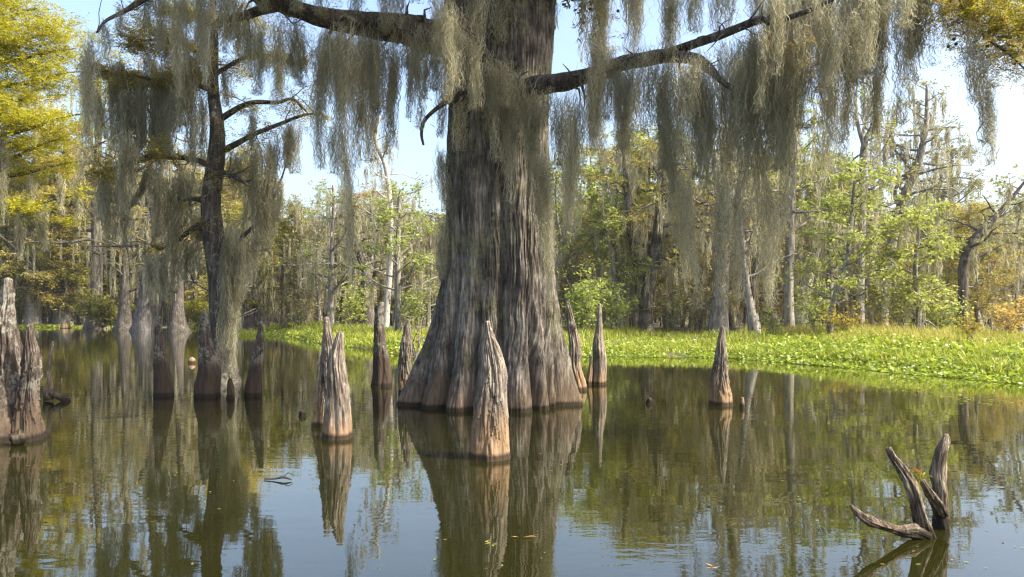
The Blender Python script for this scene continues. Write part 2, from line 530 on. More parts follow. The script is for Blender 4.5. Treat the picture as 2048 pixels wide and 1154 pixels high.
wv = np.array([[-700, -200, 0], [700, -200, 0], [700, 900, 0], [-700, 900, 0]], float)
tag(mesh('water', wv, [[0, 1, 2, 3]], M['water']), 'still olive brown swamp water reflecting trees and sky', kind='structure')
gx = np.sinh(np.linspace(-3.6, 3.6, 260)) / math.sinh(3.6) * 700
gy = np.r_[np.linspace(-200, 8, 12), np.linspace(9, 100, 210), np.geomspace(102, 900, 30)]
GX, GY = np.meshgrid(gx, gy)
GV = np.stack([GX, GY, gz(GX, GY)], -1).reshape(-1, 3)
nx, ny = len(gx), len(gy)
gi = (np.arange(ny - 1)[:, None] * nx + np.arange(nx - 1)[None])
tag(mesh('ground', GV, np.stack([gi, gi + 1, gi + nx + 1, gi + nx], -1).reshape(-1, 4), M['ground'], smooth=True),
    'dark muddy ground under the water and the wooded bank', kind='structure')

# ------------------------------------------------------------------ the great cypress
BT = empty('bald_cypress', (0, 0, 0))
tag(BT, 'massive old cypress with fluted flaring trunk and moss hung limbs, standing in the water', 'tree')
Y0 = 13.6
K0 = Y0 / F
prof = np.array([  # y px, left, right
    (900, 795, 1150), (845, 806, 1141), (820, 812, 1137), (790, 819, 1134), (750, 833, 1130), (700, 848, 1124), (650, 863, 1119), (600, 873, 1113), (550, 882, 1108),
    (500, 886, 1105), (400, 890, 1099), (300, 894, 1096), (200, 900, 1096), (100, 897, 1105), (0, 890, 1108), (-150, 893, 1090),
    (-500, 905, 1060), (-900, 930, 1030), (-1300, 965, 1005)], float)
tz = CAMH + (HY - prof[:, 0]) * K0
tcx = ((prof[:, 1] + prof[:, 2]) / 2 - CX) * K0
trr = (prof[:, 2] - prof[:, 1]) / 2 * K0
nth, nz = 900, 460
zz = np.r_[np.linspace(tz[0], 7.2, nz - 60), np.linspace(7.25, tz[-1], 60)]
th = np.linspace(-np.pi, np.pi, nth, endpoint=False)
Z, T = np.meshgrid(zz, th, indexing='ij')
Rz = np.interp(Z, tz, trr)
Cx = np.interp(Z, tz, tcx)
def adiff(a, b):
    return (a - b + np.pi) % (2 * np.pi) - np.pi
wob = 0.10 * vn(Z * 0.7, T * 0 + 2.2, 0, 8)
cre = np.zeros_like(Z)
for a, w_, d_, hh in ((-40, .10, .24, 3.0), (-14, .09, .22, 2.6), (7.5, .11, .30, 3.6), (35, .08, .20, 2.6), (51, .08, .22, 1.7), (64, .07, .42, 1.7), (-66, .09, .2, 2.4), (92, .09, .24, 2.4),
                      (105, .1, .25, 3), (135, .1, .25, 3), (170, .1, .25, 3), (-160, .1, .25, 3), (-125, .1, .25, 3), (-95, .1, .25, 3)):
    fade = np.clip(1.15 - Z / hh, 0.10, 1.0)
    cre += 1.05 * d_ * fade * np.exp(-np.abs(adiff(T, R(a) + wob * 0.5) / (w_ * (1.25 - 0.35 * fade))) ** 1.5)
lob = 0.018 * np.clip(1.2 - Z / 2.5, 0, 1) * np.cos(adiff(T, R(21)) * 11)
low = 0.05 * fbm(np.sin(T) * 1.6, np.cos(T) * 1.6, Z * 0.45, 21, 3) + 0.028 * fbm(np.sin(T) * 5, np.cos(T) * 5, Z * 0.6, 25, 3)
root = 0.22 * np.exp(-(adiff(T, R(82)) / 0.12) ** 2) * np.clip(1.05 - Z / 1.25, 0, 1) ** 1.2 + 0.10 * np.exp(-(adiff(T, R(-80)) / 0.14) ** 2) * np.clip(1.1 - Z / 1.0, 0, 1)
rad = Rz * (1 - cre + lob + low + root)
arc = T * np.maximum(Rz, 0.6)
fz = fbm(arc * 1.0, Z * 1.6, 3.0, 60, 2) * 0.05
r1 = 1 - np.abs(fbm((arc + fz) * 15, Z * 0.9, 0.0, 31, 3))
r2 = 1 - np.abs(fbm((arc + fz) * 34, Z * 2.2, 5.0, 41, 2))
amp = 0.55 + 0.55 * np.clip(vn(arc * 1.1, Z * 0.6, 2.0, 51) + 0.4, 0, 1)
rad = rad + amp * (0.055 * (r1 - 0.6) + 0.022 * (r2 - 0.6))
V = np.stack([Cx + rad * np.sin(T), Y0 - rad * np.cos(T), Z], -1).reshape(-1, 3)
i = np.arange(nz - 1)[:, None] * nth
j = np.arange(nth)[None]
jn = (j + 1) % nth
Q = np.stack([i + j, i + jn, i + nth + jn, i + nth + j], -1).reshape(-1, 4)
mesh('trunk', V, Q, M['trunk'], BT, smooth=True)

def limb(parent, pts, rad, name='limb', sides=14, step=0.06, rough=0.16, seed=0, mat='wood', twigs=0, rng=None, tl=0.5):
    parts = [tube(pts, rad, sides, step, rough, seed)]
    if twigs:
        q, r_ = resample(pts, rad, 0.1)
        for _ in range(twigs):
            k = rng.integers(len(q) // 8, len(q))
            d = norm(rng.normal(0, 1, 3) * [1, 1, .7] + [0, 0, -0.1])
            l = tl * rng.uniform(.4, 1.3)
            p = [q[k]]
            for s in range(4):
                d = norm(d + rng.normal(0, .35, 3) + [0, 0, -.05])
                p.append(p[-1] + d * l / 4)
            parts.append(tube(p, np.linspace(max(0.007, r_[k] * 0.25), 0.004, 5), 5, None))
    V, Q = cat(parts)
    return mesh(name, V, Q, M[mat], parent, smooth=True)

def W_(lst, default=None):
    """list of (px, py, Y) -> points"""
    return [P(*q) for q in lst]

rg = np.random.default_rng(7)
L_left = limb(BT, W_([(930, 70, 13.4), (880, 75, 13.2), (800, 58, 12.9), (720, 48, 12.7), (640, 34, 12.5), (570, 12, 12.4), (520, -4, 12.3), (470, -60, 12.1)]),
              [.30, .26, .22, .185, .15, .12, .11, .08], seed=1, twigs=26, rng=rg, tl=0.6)
L_tip = limb(BT, W_([(560, 10, 12.4), (520, 22, 12.3), (475, 36, 12.2), (434, 42, 12.1)]), [.10, .075, .055, .035], seed=2, twigs=4, rng=rg)
L_front = limb(BT, W_([(1050, 185, 13.0), (1020, 150, 12.55), (975, 110, 12.2), (925, 40, 11.9), (880, -30, 11.7), (820, -120, 11.4)]), [.12, .07, .055, .05, .045, .04], seed=3, twigs=12, rng=rg, tl=.4)
L_right = limb(BT, W_([(1030, 185, 12.95), (1080, 172, 12.6), (1140, 160, 12.3), (1200, 145, 12.1), (1250, 126, 11.75), (1320, 114, 11.35), (1395, 120, 10.95), (1440, 160, 10.7), (1500, 200, 10.4)]),
               [.17, .145, .13, .12, .115, .095, .08, .04, .02], seed=4, twigs=22, rng=rg, tl=.5)
L_up = limb(BT, W_([(1315, 115, 11.38), (1360, 98, 11.2), (1440, 70, 10.8), (1515, 40, 10.4), (1545, 42, 10.2), (1620, 20, 9.8), (1700, -20, 9.4)]), [.07, .062, .058, .05, .04, .03, .02], seed=5, twigs=14, rng=rg, tl=.4)
L_over = limb(BT, W_([(1060, -120, 13.2), (1180, -110, 12.4), (1350, -95, 11.5), (1550, -90, 10.5), (1750, -75, 9.9), (1900, -50, 9.4), (2000, -15, 9.1), (2080, 10, 9.0)]),
              [.26, .2, .16, .12, .09, .06, .04, .02], seed=6, twigs=34, rng=rg, tl=.6)
L_far = limb(BT, W_([(930, -110, 13.3), (760, -120, 12.8), (560, -100, 12.3), (400, -60, 12.0), (300, -10, 11.9), (250, 22, 11.85), (212, 42, 11.8), (193, 66, 11.8)]),
             [.22, .16, .12, .08, .05, .03, .022, .012], seed=7, twigs=24, rng=rg, tl=.6)
L_hook = limb(BT, W_([(935, 185, 12.7), (905, 197, 12.5), (872, 218, 12.4), (848, 243, 12.4), (843, 268, 12.4), (847, 290, 12.4)]), [.045, .04, .035, .03, .025, .018], 'dead_branch', 8, .05, .1, 8)
stub = limb(BT, W_([(905, 196, 12.9), (925, 186, 12.55), (940, 180, 12.4)]), [.1, .09, .075], 'branch_stub', 12, .03, .25, 9)
stub2 = limb(BT, W_([(945, 122, 12.6), (958, 118, 12.3), (972, 121, 12.2)]), [.05, .045, .04], 'branch_stub', 10, .03, .2, 10)
tw2 = limb(BT, W_([(1035, 165, 12.3), (1042, 150, 12.25), (1058, 142, 12.2)]), [.014, .012, .008], 'dead_branch', 6, .05, .1, 11)

def hang(par, rng, px, top, bot, wpx, Y, dens=1.0, lean=0.0, w=0.0065, name='moss_hank'):
    k = Y / F
    L = (bot - top) * k
    a = P(px, top, Y)
    m = 7
    sway = np.cumsum(rng.normal(0, 0.012, (m, 3)), 0) * [1, 1, 0]
    path = a + np.stack([np.linspace(0, lean * k, m), np.zeros(m), -np.linspace(0, L, m)], 1) + sway * L
    rx = wpx * k * 0.62
    n = int(dens * (50 + 195 * L * rx / 0.16))
    fr = (min(0.9, 0.20 / L), min(0.95, 0.75 / L + .05))
    V, Q = hank(rng, path, rx, rx * 0.8, n, w, seg=12, frac=fr, curl=0.023)
    return V, Q

def hanks(par, rng, lst, Y, dens=1.0):
    for h in lst:
        px, t, b, w = h[:4]
        y = h[4] if len(h) > 4 else (Y(px) if callable(Y) else Y)
        y += rng.normal(-0.06, 0.2)
        t -= rng.uniform(2, 16)
        lean = h[5] if len(h) > 5 else rng.normal(0, 5)
        V, Q = hang(par, rng, px, t, b, w, y, dens, lean)
        mesh('moss_hank', V, Q, M['moss'], par)

rg = np.random.default_rng(11)
yl = lambda px: np.interp(px, [430, 560, 700, 880], [12.1, 12.35, 12.6, 13.0])
hanks(L_left, rg, [(500, 25, 150, 26), (525, 30, 185, 24), (555, 25, 215, 28), (582, 30, 150, 22), (610, 40, 170, 26), (640, 50, 215, 30), (665, 50, 335, 34), (688, 50, 430, 34),
                   (697, 280, 570, 15), (720, 55, 335, 34), (745, 60, 265, 30), (765, 70, 225, 26), (785, 60, 305, 28), (805, 70, 290, 24), (824, 80, 235, 26), (845, 90, 195, 24),
                   (872, 80, 180, 28), (893, 90, 270, 24), (730, 180, 320, 22), (770, -60, 60, 30), (792, -50, 80, 26), (640, -60, 24, 24), (712, -50, 35, 30), (600, -70, 20, 30), (675, 250, 345, 24)], yl)
hanks(L_tip, rg, [(455, 40, 75, 14), (485, 35, 110, 16)], 12.2)
hanks(L_far, rg, [(190, 55, 330, 26, 11.8, -4), (184, 70, 265, 20), (205, 48, 120, 14), (238, 8, 70, 10), (325, -40, 95, 30), (365, -40, 140, 30), (400, -60, 115, 32),
                  (440, -60, 100, 30), (478, -50, 70, 28), (415, -30, 175, 16), (300, -30, 55, 18), (350, 0, 195, 12), (520, -90, 20, 30)], 11.95)
yf = lambda px: np.interp(px, [860, 925, 975, 1050, 1100], [11.6, 11.85, 12.15, 12.4, 12.55])
hanks(L_front, rg, [(872, -40, 120, 34), (893, -30, 205, 34), (920, 20, 180, 34), (945, 62, 215, 34), (972, 92, 230, 28), (985, 130, 318, 18), (1003, 118, 210, 44), (1028, 140, 400, 36),
                    (1046, 150, 330, 38), (1015, 135, 270, 40), (960, -40, 100, 40, 12.3), (930, 190, 300, 26, 12.5), (1000, -60, 85, 36, 12.5), (1050, 140, 425, 30, 12.45), (905, 60, 150, 40)], yf)
hanks(L_right, rg, [(1188, 100, 270, 36, 11.8), (1216, 85, 235, 40, 11.6), (1263, 95, 290, 34, 11.35), (1296, 80, 260, 34, 11.2), (1332, 78, 335, 34, 11.0), (1372, 88, 320, 34, 10.7), (1396, 100, 355, 30, 10.6), (1425, 120, 390, 26, 10.5), (1068, 178, 300, 30, 12.45), (1090, 176, 250, 26, 12.4), (1080, 290, 600, 34, 12.45), (1093, 300, 520, 22, 12.5), (1140, 168, 450, 44), (1156, 165, 480, 36), (1125, 180, 330, 24), (1180, 150, 300, 38),
                    (1200, 60, 250, 44), (1225, 110, 240, 30), (1250, 130, 300, 34), (1272, 120, 335, 28), (1300, 112, 275, 38), (1335, 112, 336, 34), (1345, 220, 470, 34), (1366, 120, 300, 34),
                    (1388, 120, 350, 38), (1402, 150, 335, 32), (1360, 330, 560, 22), (1200, 240, 330, 20)], lambda px: np.interp(px, [1050, 1140, 1250, 1400], [12.5, 12.2, 11.7, 10.9]))
hanks(L_up, rg, [(1405, 80, 300, 38), (1430, 72, 425, 34), (1436, 300, 600, 22, 10.8, 18), (1465, 60, 335, 38), (1478, 300, 600, 18, 10.6, 8), (1495, 50, 290, 34), (1520, 45, 425, 34), (1528, 330, 610, 22, 10.3, 22),
                 (1545, 45, 560, 24), (1555, 40, 335, 36), (1370, 330, 615, 15, 11.1, 38), (1340, -20, 100, 36), (1610, 20, 250, 30), (1570, 200, 470, 22)],
      lambda px: np.interp(px, [1330, 1440, 1545, 1700], [11.3, 10.8, 10.2, 9.4]))
yo = lambda px: np.interp(px, [1060, 1200, 1350, 1550, 1750, 2000], [13, 12.3, 11.5, 10.5, 9.9, 9.1])
hanks(L_over, rg, [(1205, -80, 150, 40), (1195, 20, 190, 30), (1290, -90, 110, 46), (1330, -90, 105, 40), (1395, -90, 60, 46), (1450, -90, 60, 46), (1500, -90, 40, 46), (1562, -90, 265, 46), (1583, -90, 335, 40),
                   (1612, -90, 260, 44), (1640, -90, 190, 42), (1655, 150, 340, 28), (1664, -90, 380, 20), (1690, -85, 150, 42), (1720, -80, 235, 34), (1748, -80, 255, 36), (1772, -80, 200, 32),
                   (1795, -75, 245, 30), (1822, -70, 110, 36), (1855, -60, 130, 34), (1900, -50, 90, 24), (1952, 50, 200, 30), (1966, 90, 285, 26), (1976, 160, 325, 14), (1715, 100, 320, 14), (1755, 120, 330, 12)], yo)
# bark hugging moss on the trunk's left flank
hanks(L_front, rg, [(885, 285, 420, 26, 13.4), (893, 420, 560, 26, 13.2), (880, 470, 600, 14, 13.3)], 13.2, 1.2)

def limb_foliage(par, pts, rng, n, mat, spread=0.3, t0=0.2, L=0.22, nl=9, ll=0.075, lw=0.010, name='foliage'):
    q, _ = resample(pts, np.ones(len(pts)), 0.05)
    k = rng.integers(int(len(q) * t0), len(q), n)
    C = q[k] + rng.normal(0, spread, (n, 3)) * [1, 1, .6]
    D = rng.normal(0, 1, (n, 3)) * [1, 1, .4] + [0, 0, -.25]
    V, Q = feathers(C, D, rng, L, nl, ll, lw)
    return mesh(name, V, Q, M[mat], par)

fill = []
for _ in range(38):
    px = rg.uniform(1470, 1850)
    t_ = rg.uniform(-80, 140) if px < 1600 else rg.uniform(-90, 60)
    fill.append(hang(L_over, rg, px, t_, t_ + rg.uniform(110, 300) * (1 if px < 1700 else .6), rg.uniform(20, 40), yo(px) + rg.normal(0, .45), .8, rg.normal(0, 6)))
V, Q = cat(fill)
mesh('moss_curtain', V, Q, M['moss'], L_over)['kind'] = 'stuff'
fill = []
for _ in range(16):
    px = rg.uniform(560, 880)
    fill.append(hang(L_left, rg, px, 40, rg.uniform(110, 260), rg.uniform(18, 34), yl(px) + rg.normal(0, .35), .8, rg.normal(0, 6)))
V, Q = cat(fill)
mesh('moss_curtain', V, Q, M['moss'], L_left)['kind'] = 'stuff'

limb_foliage(L_over, W_([(1870, -60, 9.5), (1960, -10, 9.2), (2030, 30, 9.1), (2110, 70, 9.0)]), rg, 420, 'orange', .22, 0, .2)
limb_foliage(L_over, W_([(1900, -40, 9.4), (1990, 30, 9.1), (2060, 20, 9.0), (2130, 40, 8.9)]), rg, 300, 'yellow', .2, 0, .2)
limb_foliage(L_over, W_([(1180, -20, 12.2), (1200, 60, 12.1), (1215, 95, 12.1)]), rg, 60, 'orange', .14, 0, .2)
limb_foliage(L_up, W_([(1560, 70, 10.2), (1625, 120, 9.8), (1660, 160, 9.6)]), rg, 70, 'orange', .18, 0, .2)
limb_foliage(L_left, W_([(500, 0, 12.3), (650, 30, 12.5), (760, 60, 12.8)]), rg, 130, 'olive', .3, 0, .2)
limb_foliage(L_far, W_([(700, -110, 12.7), (400, -50, 12), (290, 0, 11.9)]), rg, 200, 'orange', .3, 0, .2)
limb(BT, W_([(1905, -45, 9.4), (1930, 20, 9.2), (1965, 70, 9.1), (2020, 110, 9.0), (2060, 150, 9.0)]), [.03, .022, .016, .011, .007], 'limb', 7, .05, .1, 12)
limb_foliage(L_over, W_([(1880, -20, 9.4), (1930, 30, 9.2), (1975, 75, 9.1), (2050, 120, 9.0)]), rg, 420, 'amber', .2, 0, .2)
limb_foliage(L_over, W_([(1960, -30, 9.2), (2010, 40, 9.1), (2070, 90, 9.0)]), rg, 420, 'yellow', .2, 0, .2)
# round cones among the right hand foliage
def blob(c, r, rng, s=10):
    u = np.linspace(0, np.pi, 7)
    a = np.linspace(0, 2 * np.pi, s, endpoint=False)
    U, A = np.meshgrid(u, a, indexing='ij')
    rr = r * (1 + 0.10 * rng.normal(0, 1, U.shape))
    V = np.stack([np.sin(U) * np.cos(A) * rr, np.sin(U) * np.sin(A) * rr, np.cos(U) * r], -1).reshape(-1, 3) + np.asarray(c)
    i_ = np.arange(6)[:, None] * s
    j_ = np.arange(s)[None]
    jj = (j_ + 1) % s
    return V, np.stack([i_ + j_, i_ + s + j_, i_ + s + jj, i_ + jj], -1).reshape(-1, 4)
for cp in ((1897, 93), (1908, 78), (1912, 88), (1975, 92), (1962, 60), (1921, 14), (1948, 84), (2012, 108), (2028, 127), (1236, 22), (1180, 18)):
    V, Q = blob(P(cp[0], cp[1], 9.15 if cp[0] > 1300 else 12.2), 0.020 if cp[0] > 1300 else .024, rg)
    mesh('cone', V, Q, M['cone'], L_over, smooth=True)

lp = np.array([[.05, 13.2, 7.7], [1.2, 12.2, 8.2], [2.3, 11.4, 8.3], [3.3, 10.8, 8.1], [4.2, 10.2, 7.8]])  # limb out of frame, added to shade the moss on the trunk front
L_shade = limb(BT, lp, [.16, .12, .09, .06, .03], 'limb', seed=14, twigs=20, rng=rg)
limb_foliage(L_shade, lp, rg, 1000, 'olive', .42, .15, .35, 7, .15, .04)
lp = np.array([[-.2, 13.0, 7.9], [.6, 12.0, 8.6], [1.1, 11.0, 8.9], [1.3, 10.2, 8.8]])  # second unseen limb, added to keep sun off the trunk front
L_shade2 = limb(BT, lp, [.14, .11, .07, .03], 'limb', seed=15, twigs=20, rng=rg)
limb_foliage(L_shade2, lp, rg, 900, 'olive', .42, .2, .35, 7, .15, .04)
# the crown above the picture: more limbs, foliage and moss
rg = np.random.default_rng(23)
crown_V, wood_V, cm = [], [], []
for k in range(30):
    z0 = rg.uniform(7.6, 15.5) if k < 17 else rg.uniform(7.2, 10.5)
    a = rg.uniform(0, 2 * np.pi) if k > 6 else (-2.9, 1.2, -1.9, 2.6, 3.5, 4.1, -2.2)[k]
    if k >= 17: a = rg.uniform(-3.0, -1.2)  # these unseen front limbs are added to shade the trunk and left moss
    Lb = rg.uniform(3.0, 5.2) * (1.15 - (z0 - 7) / 14) * (.45 if math.cos(a) > .1 else 1)  # right hand limbs kept short to let the sun through
    c0 = np.array([np.interp(z0, tz, tcx), Y0, z0])
    d = np.array([math.cos(a), math.sin(a), 0.22])
    p = [c0]
    for s in range(7):
        d = norm(d + rg.normal(0, .18, 3) * [1, 1, .6])
        p.append(p[-1] + d * Lb / 7)
    p = np.array(p)
    wood_V.append(tube(p, np.linspace(.17, .03, 8), 9, .15, .12, 40 + k))
    for s in range(2, 8):
        for q_ in range(3):
            d2 = norm(rg.normal(0, 1, 3) * [1, 1, .4])
            e = p[s] + d2 * rg.uniform(.5, 1.2)
            wood_V.append(tube([p[s], (p[s] + e) / 2 + rg.normal(0, .08, 3), e], [.03, .02, .01], 5))
            n = 60
            tt = rg.random(n)[:, None]
            C = p[s] * (1 - tt) + e * tt + rg.normal(0, .16, (n, 3))
            crown_V.append(feathers(C, np.repeat(d2[None], n, 0), rg, .4, 6, .17, .045))
            if rg.random() < .6:
                b = p[s] * .5 + e * .5
                LL = rg.uniform(.6, 1.7)
                cm.append(hank(rg, [b, b - [0, 0, LL * .5], b - [0, 0, LL]], .16, .16, 130, .014, 7))
V, Q = cat(wood_V)
up = mesh('upper_limbs', V, Q, M['wood'], BT, smooth=True)
V, Q = cat(crown_V)
mesh('foliage', V, Q, M['olive'], up)
V, Q = cat(cm)
mesh('moss_curtain', V, Q, M['moss'], up)['kind'] = 'stuff'

# ------------------------------------------------------------------ cypress knees
def knee(label, rows, yb, mat='knee', seed=0, lobes=5, lobe=.10, fib=.03, peel=0.0, depth=None, sq=1.0, nth=130, nz=150, blunt=.5, group='cypress knees', name='cypress_knee', parent=None, rows_base=None, flat=1.0):
    """rows: (y px, left, right) from the water line up to the tip; yb: y px of the base centre"""
    Y = depth or F * CAMH / (yb - HY)
    k = Y / F
    rows = np.array(rows, float)
    z = CAMH + (HY - rows[:, 0]) * k
    z = z - z[0]
    zb = CAMH + (HY - yb) * k if depth else 0.0
    cx = (rows[:, 1] + rows[:, 2]) / 2
    x0 = (cx[0] - CX) * k
    xs = (cx - CX) * k - x0
    rr = (rows[:, 2] - rows[:, 1]) / 2 * k
    H = z[-1]
    z = np.r_[-0.45, z]
    xs = np.r_[xs[0], xs]
    rr = np.r_[rr[0] * 1.25, rr]
    zz = np.r_[np.linspace(-.45, -.02, 8), np.linspace(0, H, nz)]
    tip = np.clip((H - zz) / max(rr[-1] * 2 * blunt, 1e-3), 0, 1)
    capf = np.sqrt(np.clip(1 - (1 - tip) ** 2, 0, 1))
    Rr = np.interp(zz, z, rr)
    # smooth the profile a little
    Rr = np.convolve(np.pad(Rr, 3, 'edge'), np.ones(7) / 7, 'valid') * capf
    Xc = np.convolve(np.pad(np.interp(zz, z, xs), 3, 'edge'), np.ones(7) / 7, 'valid')
    t_ = np.linspace(-np.pi, np.pi, nth, endpoint=False)
    Zg, Tg = np.meshgrid(zz, t_, indexing='ij')
    Rg = Rr[:, None] * np.ones_like(Tg)
    f = np.clip(1.2 - Zg / H, .3, 1.1)
    ph = seed * 1.7
    wob_ = .35 * vn(Zg * 1.6, 0, 0, seed + 3)
    g = 1 - lobe * f * (1 - np.abs(np.cos((Tg + wob_) * lobes / 2 + ph))) ** 2 * 1.6
    g = g + .07 * fbm(np.sin(Tg) * 1.3, np.cos(Tg) * 1.3, Zg * 2.0, seed + 11, 3)
    tw = Tg + .25 * Zg
    base_r = np.maximum(Rg, .05)
    arc_ = np.sin(tw) , np.cos(tw)
    q = 3.4
    f1 = 1 - np.abs(fbm(arc_[0] * q, arc_[1] * q, Zg * 1.3, seed + 21, 3))
    f2 = 1 - np.abs(fbm(arc_[0] * 8, arc_[1] * 8, Zg * 3.2, seed + 31, 2))
    fa = .45 + .55 * np.clip(Zg / (H * .45), 0, 1)
    wx, wy = .5 * vn(Zg * 3.1, Tg * 1.3, 0, seed + 51), .5 * vn(Zg * 3.1, Tg * 1.3, 7, seed + 52)
    f3 = fbm(arc_[0] * 5 + wx, arc_[1] * 5 + wy, Zg * 7, seed + 61, 3)
    mod = .35 + .9 * np.clip(vn(arc_[0] * 1.6, arc_[1] * 1.6, Zg * 2.2, seed + 71) + .35, 0, 1)
    add = fib * fa * mod * ((f1 - .55) * 1.0 + (f2 - .55) * .45 + .28 * f3)
    lean_ = np.convolve(vn(zz * 2.2, 0, 0, seed + 81), np.ones(9) / 9, 'same') * .032
    Xc = Xc + lean_ * np.clip(zz / .3, 0, 1)
    if peel:
        # shaggy strips of bark that end in a ragged step
        st = fbm(arc_[0] * 3.2, arc_[1] * 3.2, Zg * 1.1, seed + 41, 2)
        saw = (Zg * 2.1 + st * 1.5) % 1.0
        add = add + peel * (1 - saw) ** 1.4 * np.clip(Zg / .25, 0, 1) * np.clip((H * .95 - Zg) / .3, 0, 1)
    add = add - add.mean(1, keepdims=True)
    rad_ = Rg * (g / g.mean(1, keepdims=True)) * .94 + add * np.clip(Rg / .10, 0, 1) * capf[:, None]
    V = np.stack([Xc[:, None] + rad_ * np.sin(Tg), -rad_ * np.cos(Tg) * flat, Zg], -1).reshape(-1, 3)
    n = len(zz)
    i_ = np.arange(n - 1)[:, None] * nth
    j_ = np.arange(nth)[None]
    jj = (j_ + 1) % nth
    Q = np.stack([i_ + j_, i_ + jj, i_ + nth + jj, i_ + nth + j_], -1).reshape(-1, 4)
    o = mesh(name, V, Q, M[mat], parent, smooth=True)
    o.location = (x0, Y, zb)
    if parent is None:
        tag(o, label, 'cypress knee', group)
    return o

knee('tall front cypress knee with peeling bark, before the great trunk', [(915, 934, 1024), (885, 938, 1021), (826, 945, 1016), (767, 955, 1010), (738, 960, 1006), (694, 966, 998), (664, 971, 988), (652, 972, 985), (641, 973, 982)],
     915, seed=1, peel=.016, fib=.034, lobe=.07, nth=180, nz=230)
knee('reddish peeling knee, the taller back one of the joined pair', [(862, 624, 676), (830, 630, 676), (790, 634, 674), (740, 638, 672), (700, 644, 668), (668, 647, 662), (643, 649, 658)], 852, seed=2, peel=.03, fib=.05, lobe=.12)
knee('grey straight knee, the shorter front one of the joined pair', [(882, 642, 706), (850, 646, 704), (800, 652, 700), (760, 658, 697), (720, 662, 692), (690, 667, 688), (668, 673, 685)], 876, seed=3, fib=.04, lobe=.08)
knee('dark knee with a brown base, behind the joined pair', [(775, 741, 784), (750, 744, 783), (715, 746, 779), (690, 748, 774), (660, 750, 772), (630, 752, 770), (606, 757, 767)], 772, 'knee_dark', seed=4, fib=.02)
knee('ragged pale topped knee leaning against the left flank of the great trunk', [(790, 796, 828), (760, 797, 826), (720, 799, 823), (690, 800, 821), (682, 802, 820), (670, 806, 820), (655, 808, 819), (642, 814, 821)], 786, seed=5, fib=.05, peel=.02)
knee('grey pointed knee just behind the right flank of the great trunk', [(795, 1142, 1174), (760, 1140, 1168), (720, 1137, 1161), (690, 1135, 1156), (660, 1134, 1150), (640, 1133, 1145), (618, 1134, 1141)], 780, seed=6, fib=.035)
knee('tall smooth needle shaped knee, right of the great trunk', [(772, 1182, 1212), (740, 1183, 1212), (705, 1184, 1211), (680, 1188, 1207), (650, 1191, 1203), (630, 1192, 1201), (609, 1194, 1199)], 769, seed=7, fib=.02)
knee('little brown knee touching the foot of the tall needle shaped knee', [(772, 1171, 1184), (750, 1173, 1184), (730, 1175, 1182), (711, 1177, 1181)], 769.5, seed=8, fib=.015)
knee('lone ragged knee standing in open water, before the grassy bank', [(815, 1417, 1465), (795, 1419, 1464), (765, 1424, 1461), (735, 1428, 1457), (710, 1431, 1452), (690, 1433, 1450), (675, 1435, 1448), (657, 1439, 1445)], 810, seed=9, peel=.022, fib=.035)
knee('tiny stub knee beside the lone ragged knee', [(817, 1479, 1490), (805, 1480, 1489), (795, 1482, 1488)], 816, seed=10, fib=.01)
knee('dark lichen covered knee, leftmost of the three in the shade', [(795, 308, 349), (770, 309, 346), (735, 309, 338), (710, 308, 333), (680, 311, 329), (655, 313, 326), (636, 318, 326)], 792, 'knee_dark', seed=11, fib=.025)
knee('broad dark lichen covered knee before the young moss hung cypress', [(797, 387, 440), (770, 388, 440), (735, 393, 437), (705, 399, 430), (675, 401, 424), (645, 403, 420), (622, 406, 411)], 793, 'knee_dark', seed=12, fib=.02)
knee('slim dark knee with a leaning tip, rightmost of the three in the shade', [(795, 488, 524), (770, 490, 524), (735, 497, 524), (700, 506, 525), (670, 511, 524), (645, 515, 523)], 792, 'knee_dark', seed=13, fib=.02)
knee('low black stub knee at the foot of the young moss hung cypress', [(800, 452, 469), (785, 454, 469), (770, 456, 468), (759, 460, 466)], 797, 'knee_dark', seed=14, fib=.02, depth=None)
knee('far sunlit pale knee before the strip of green on the far shore', [(658, 121, 141), (648, 124, 139), (638, 130, 137), (632, 132, 136)], 656.5, seed=15, fib=.05, nth=50, nz=50)
knee('round pale knee top showing above the water near the lichen knees', [(728, 375, 391), (722, 377, 391), (716, 379, 389)], 726, seed=16, fib=.01, nth=60, nz=50)
knee('small brown knee top beside the moss hung cypress', [(736, 464, 476), (730, 465, 475), (726, 467, 473)], 735, seed=17, fib=.02, nth=60, nz=50)
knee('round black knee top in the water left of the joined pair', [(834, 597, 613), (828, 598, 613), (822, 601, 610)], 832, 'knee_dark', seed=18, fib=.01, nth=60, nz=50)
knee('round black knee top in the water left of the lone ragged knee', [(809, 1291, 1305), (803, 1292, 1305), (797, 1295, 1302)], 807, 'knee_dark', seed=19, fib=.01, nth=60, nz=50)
# the clump at the left edge: one root mass with two spires
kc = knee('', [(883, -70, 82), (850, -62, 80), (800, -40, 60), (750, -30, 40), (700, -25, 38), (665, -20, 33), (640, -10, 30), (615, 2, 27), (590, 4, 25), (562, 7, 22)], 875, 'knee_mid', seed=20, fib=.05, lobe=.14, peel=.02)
tag(kc, 'massive knee clump with a tall broken spire and hollow bark', 'cypress knee', 'cypress knees')
k2 = knee('', [(883, 20, 80), (850, 28, 79), (800, 36, 77), (760, 42, 74), (720, 44, 72), (700, 47, 72), (680, 50, 70), (650, 57, 68)], 880, 'knee_mid', seed=21, fib=.06, lobe=.1, peel=.03, parent=kc, name='side_spire')
k2.location = (k2.location.x - kc.location.x, k2.location.y - kc.location.y, 0)
V, Q = blob((0, 0, .05), .085, np.random.default_rng(4), 26)
V = V * (1 + .35 * fbm(V[:, 0] * 22, V[:, 1] * 22, V[:, 2] * 22, 6, 3))[:, None]
kn = mesh('root_knob', V, Q, M['snag'], None, smooth=True)
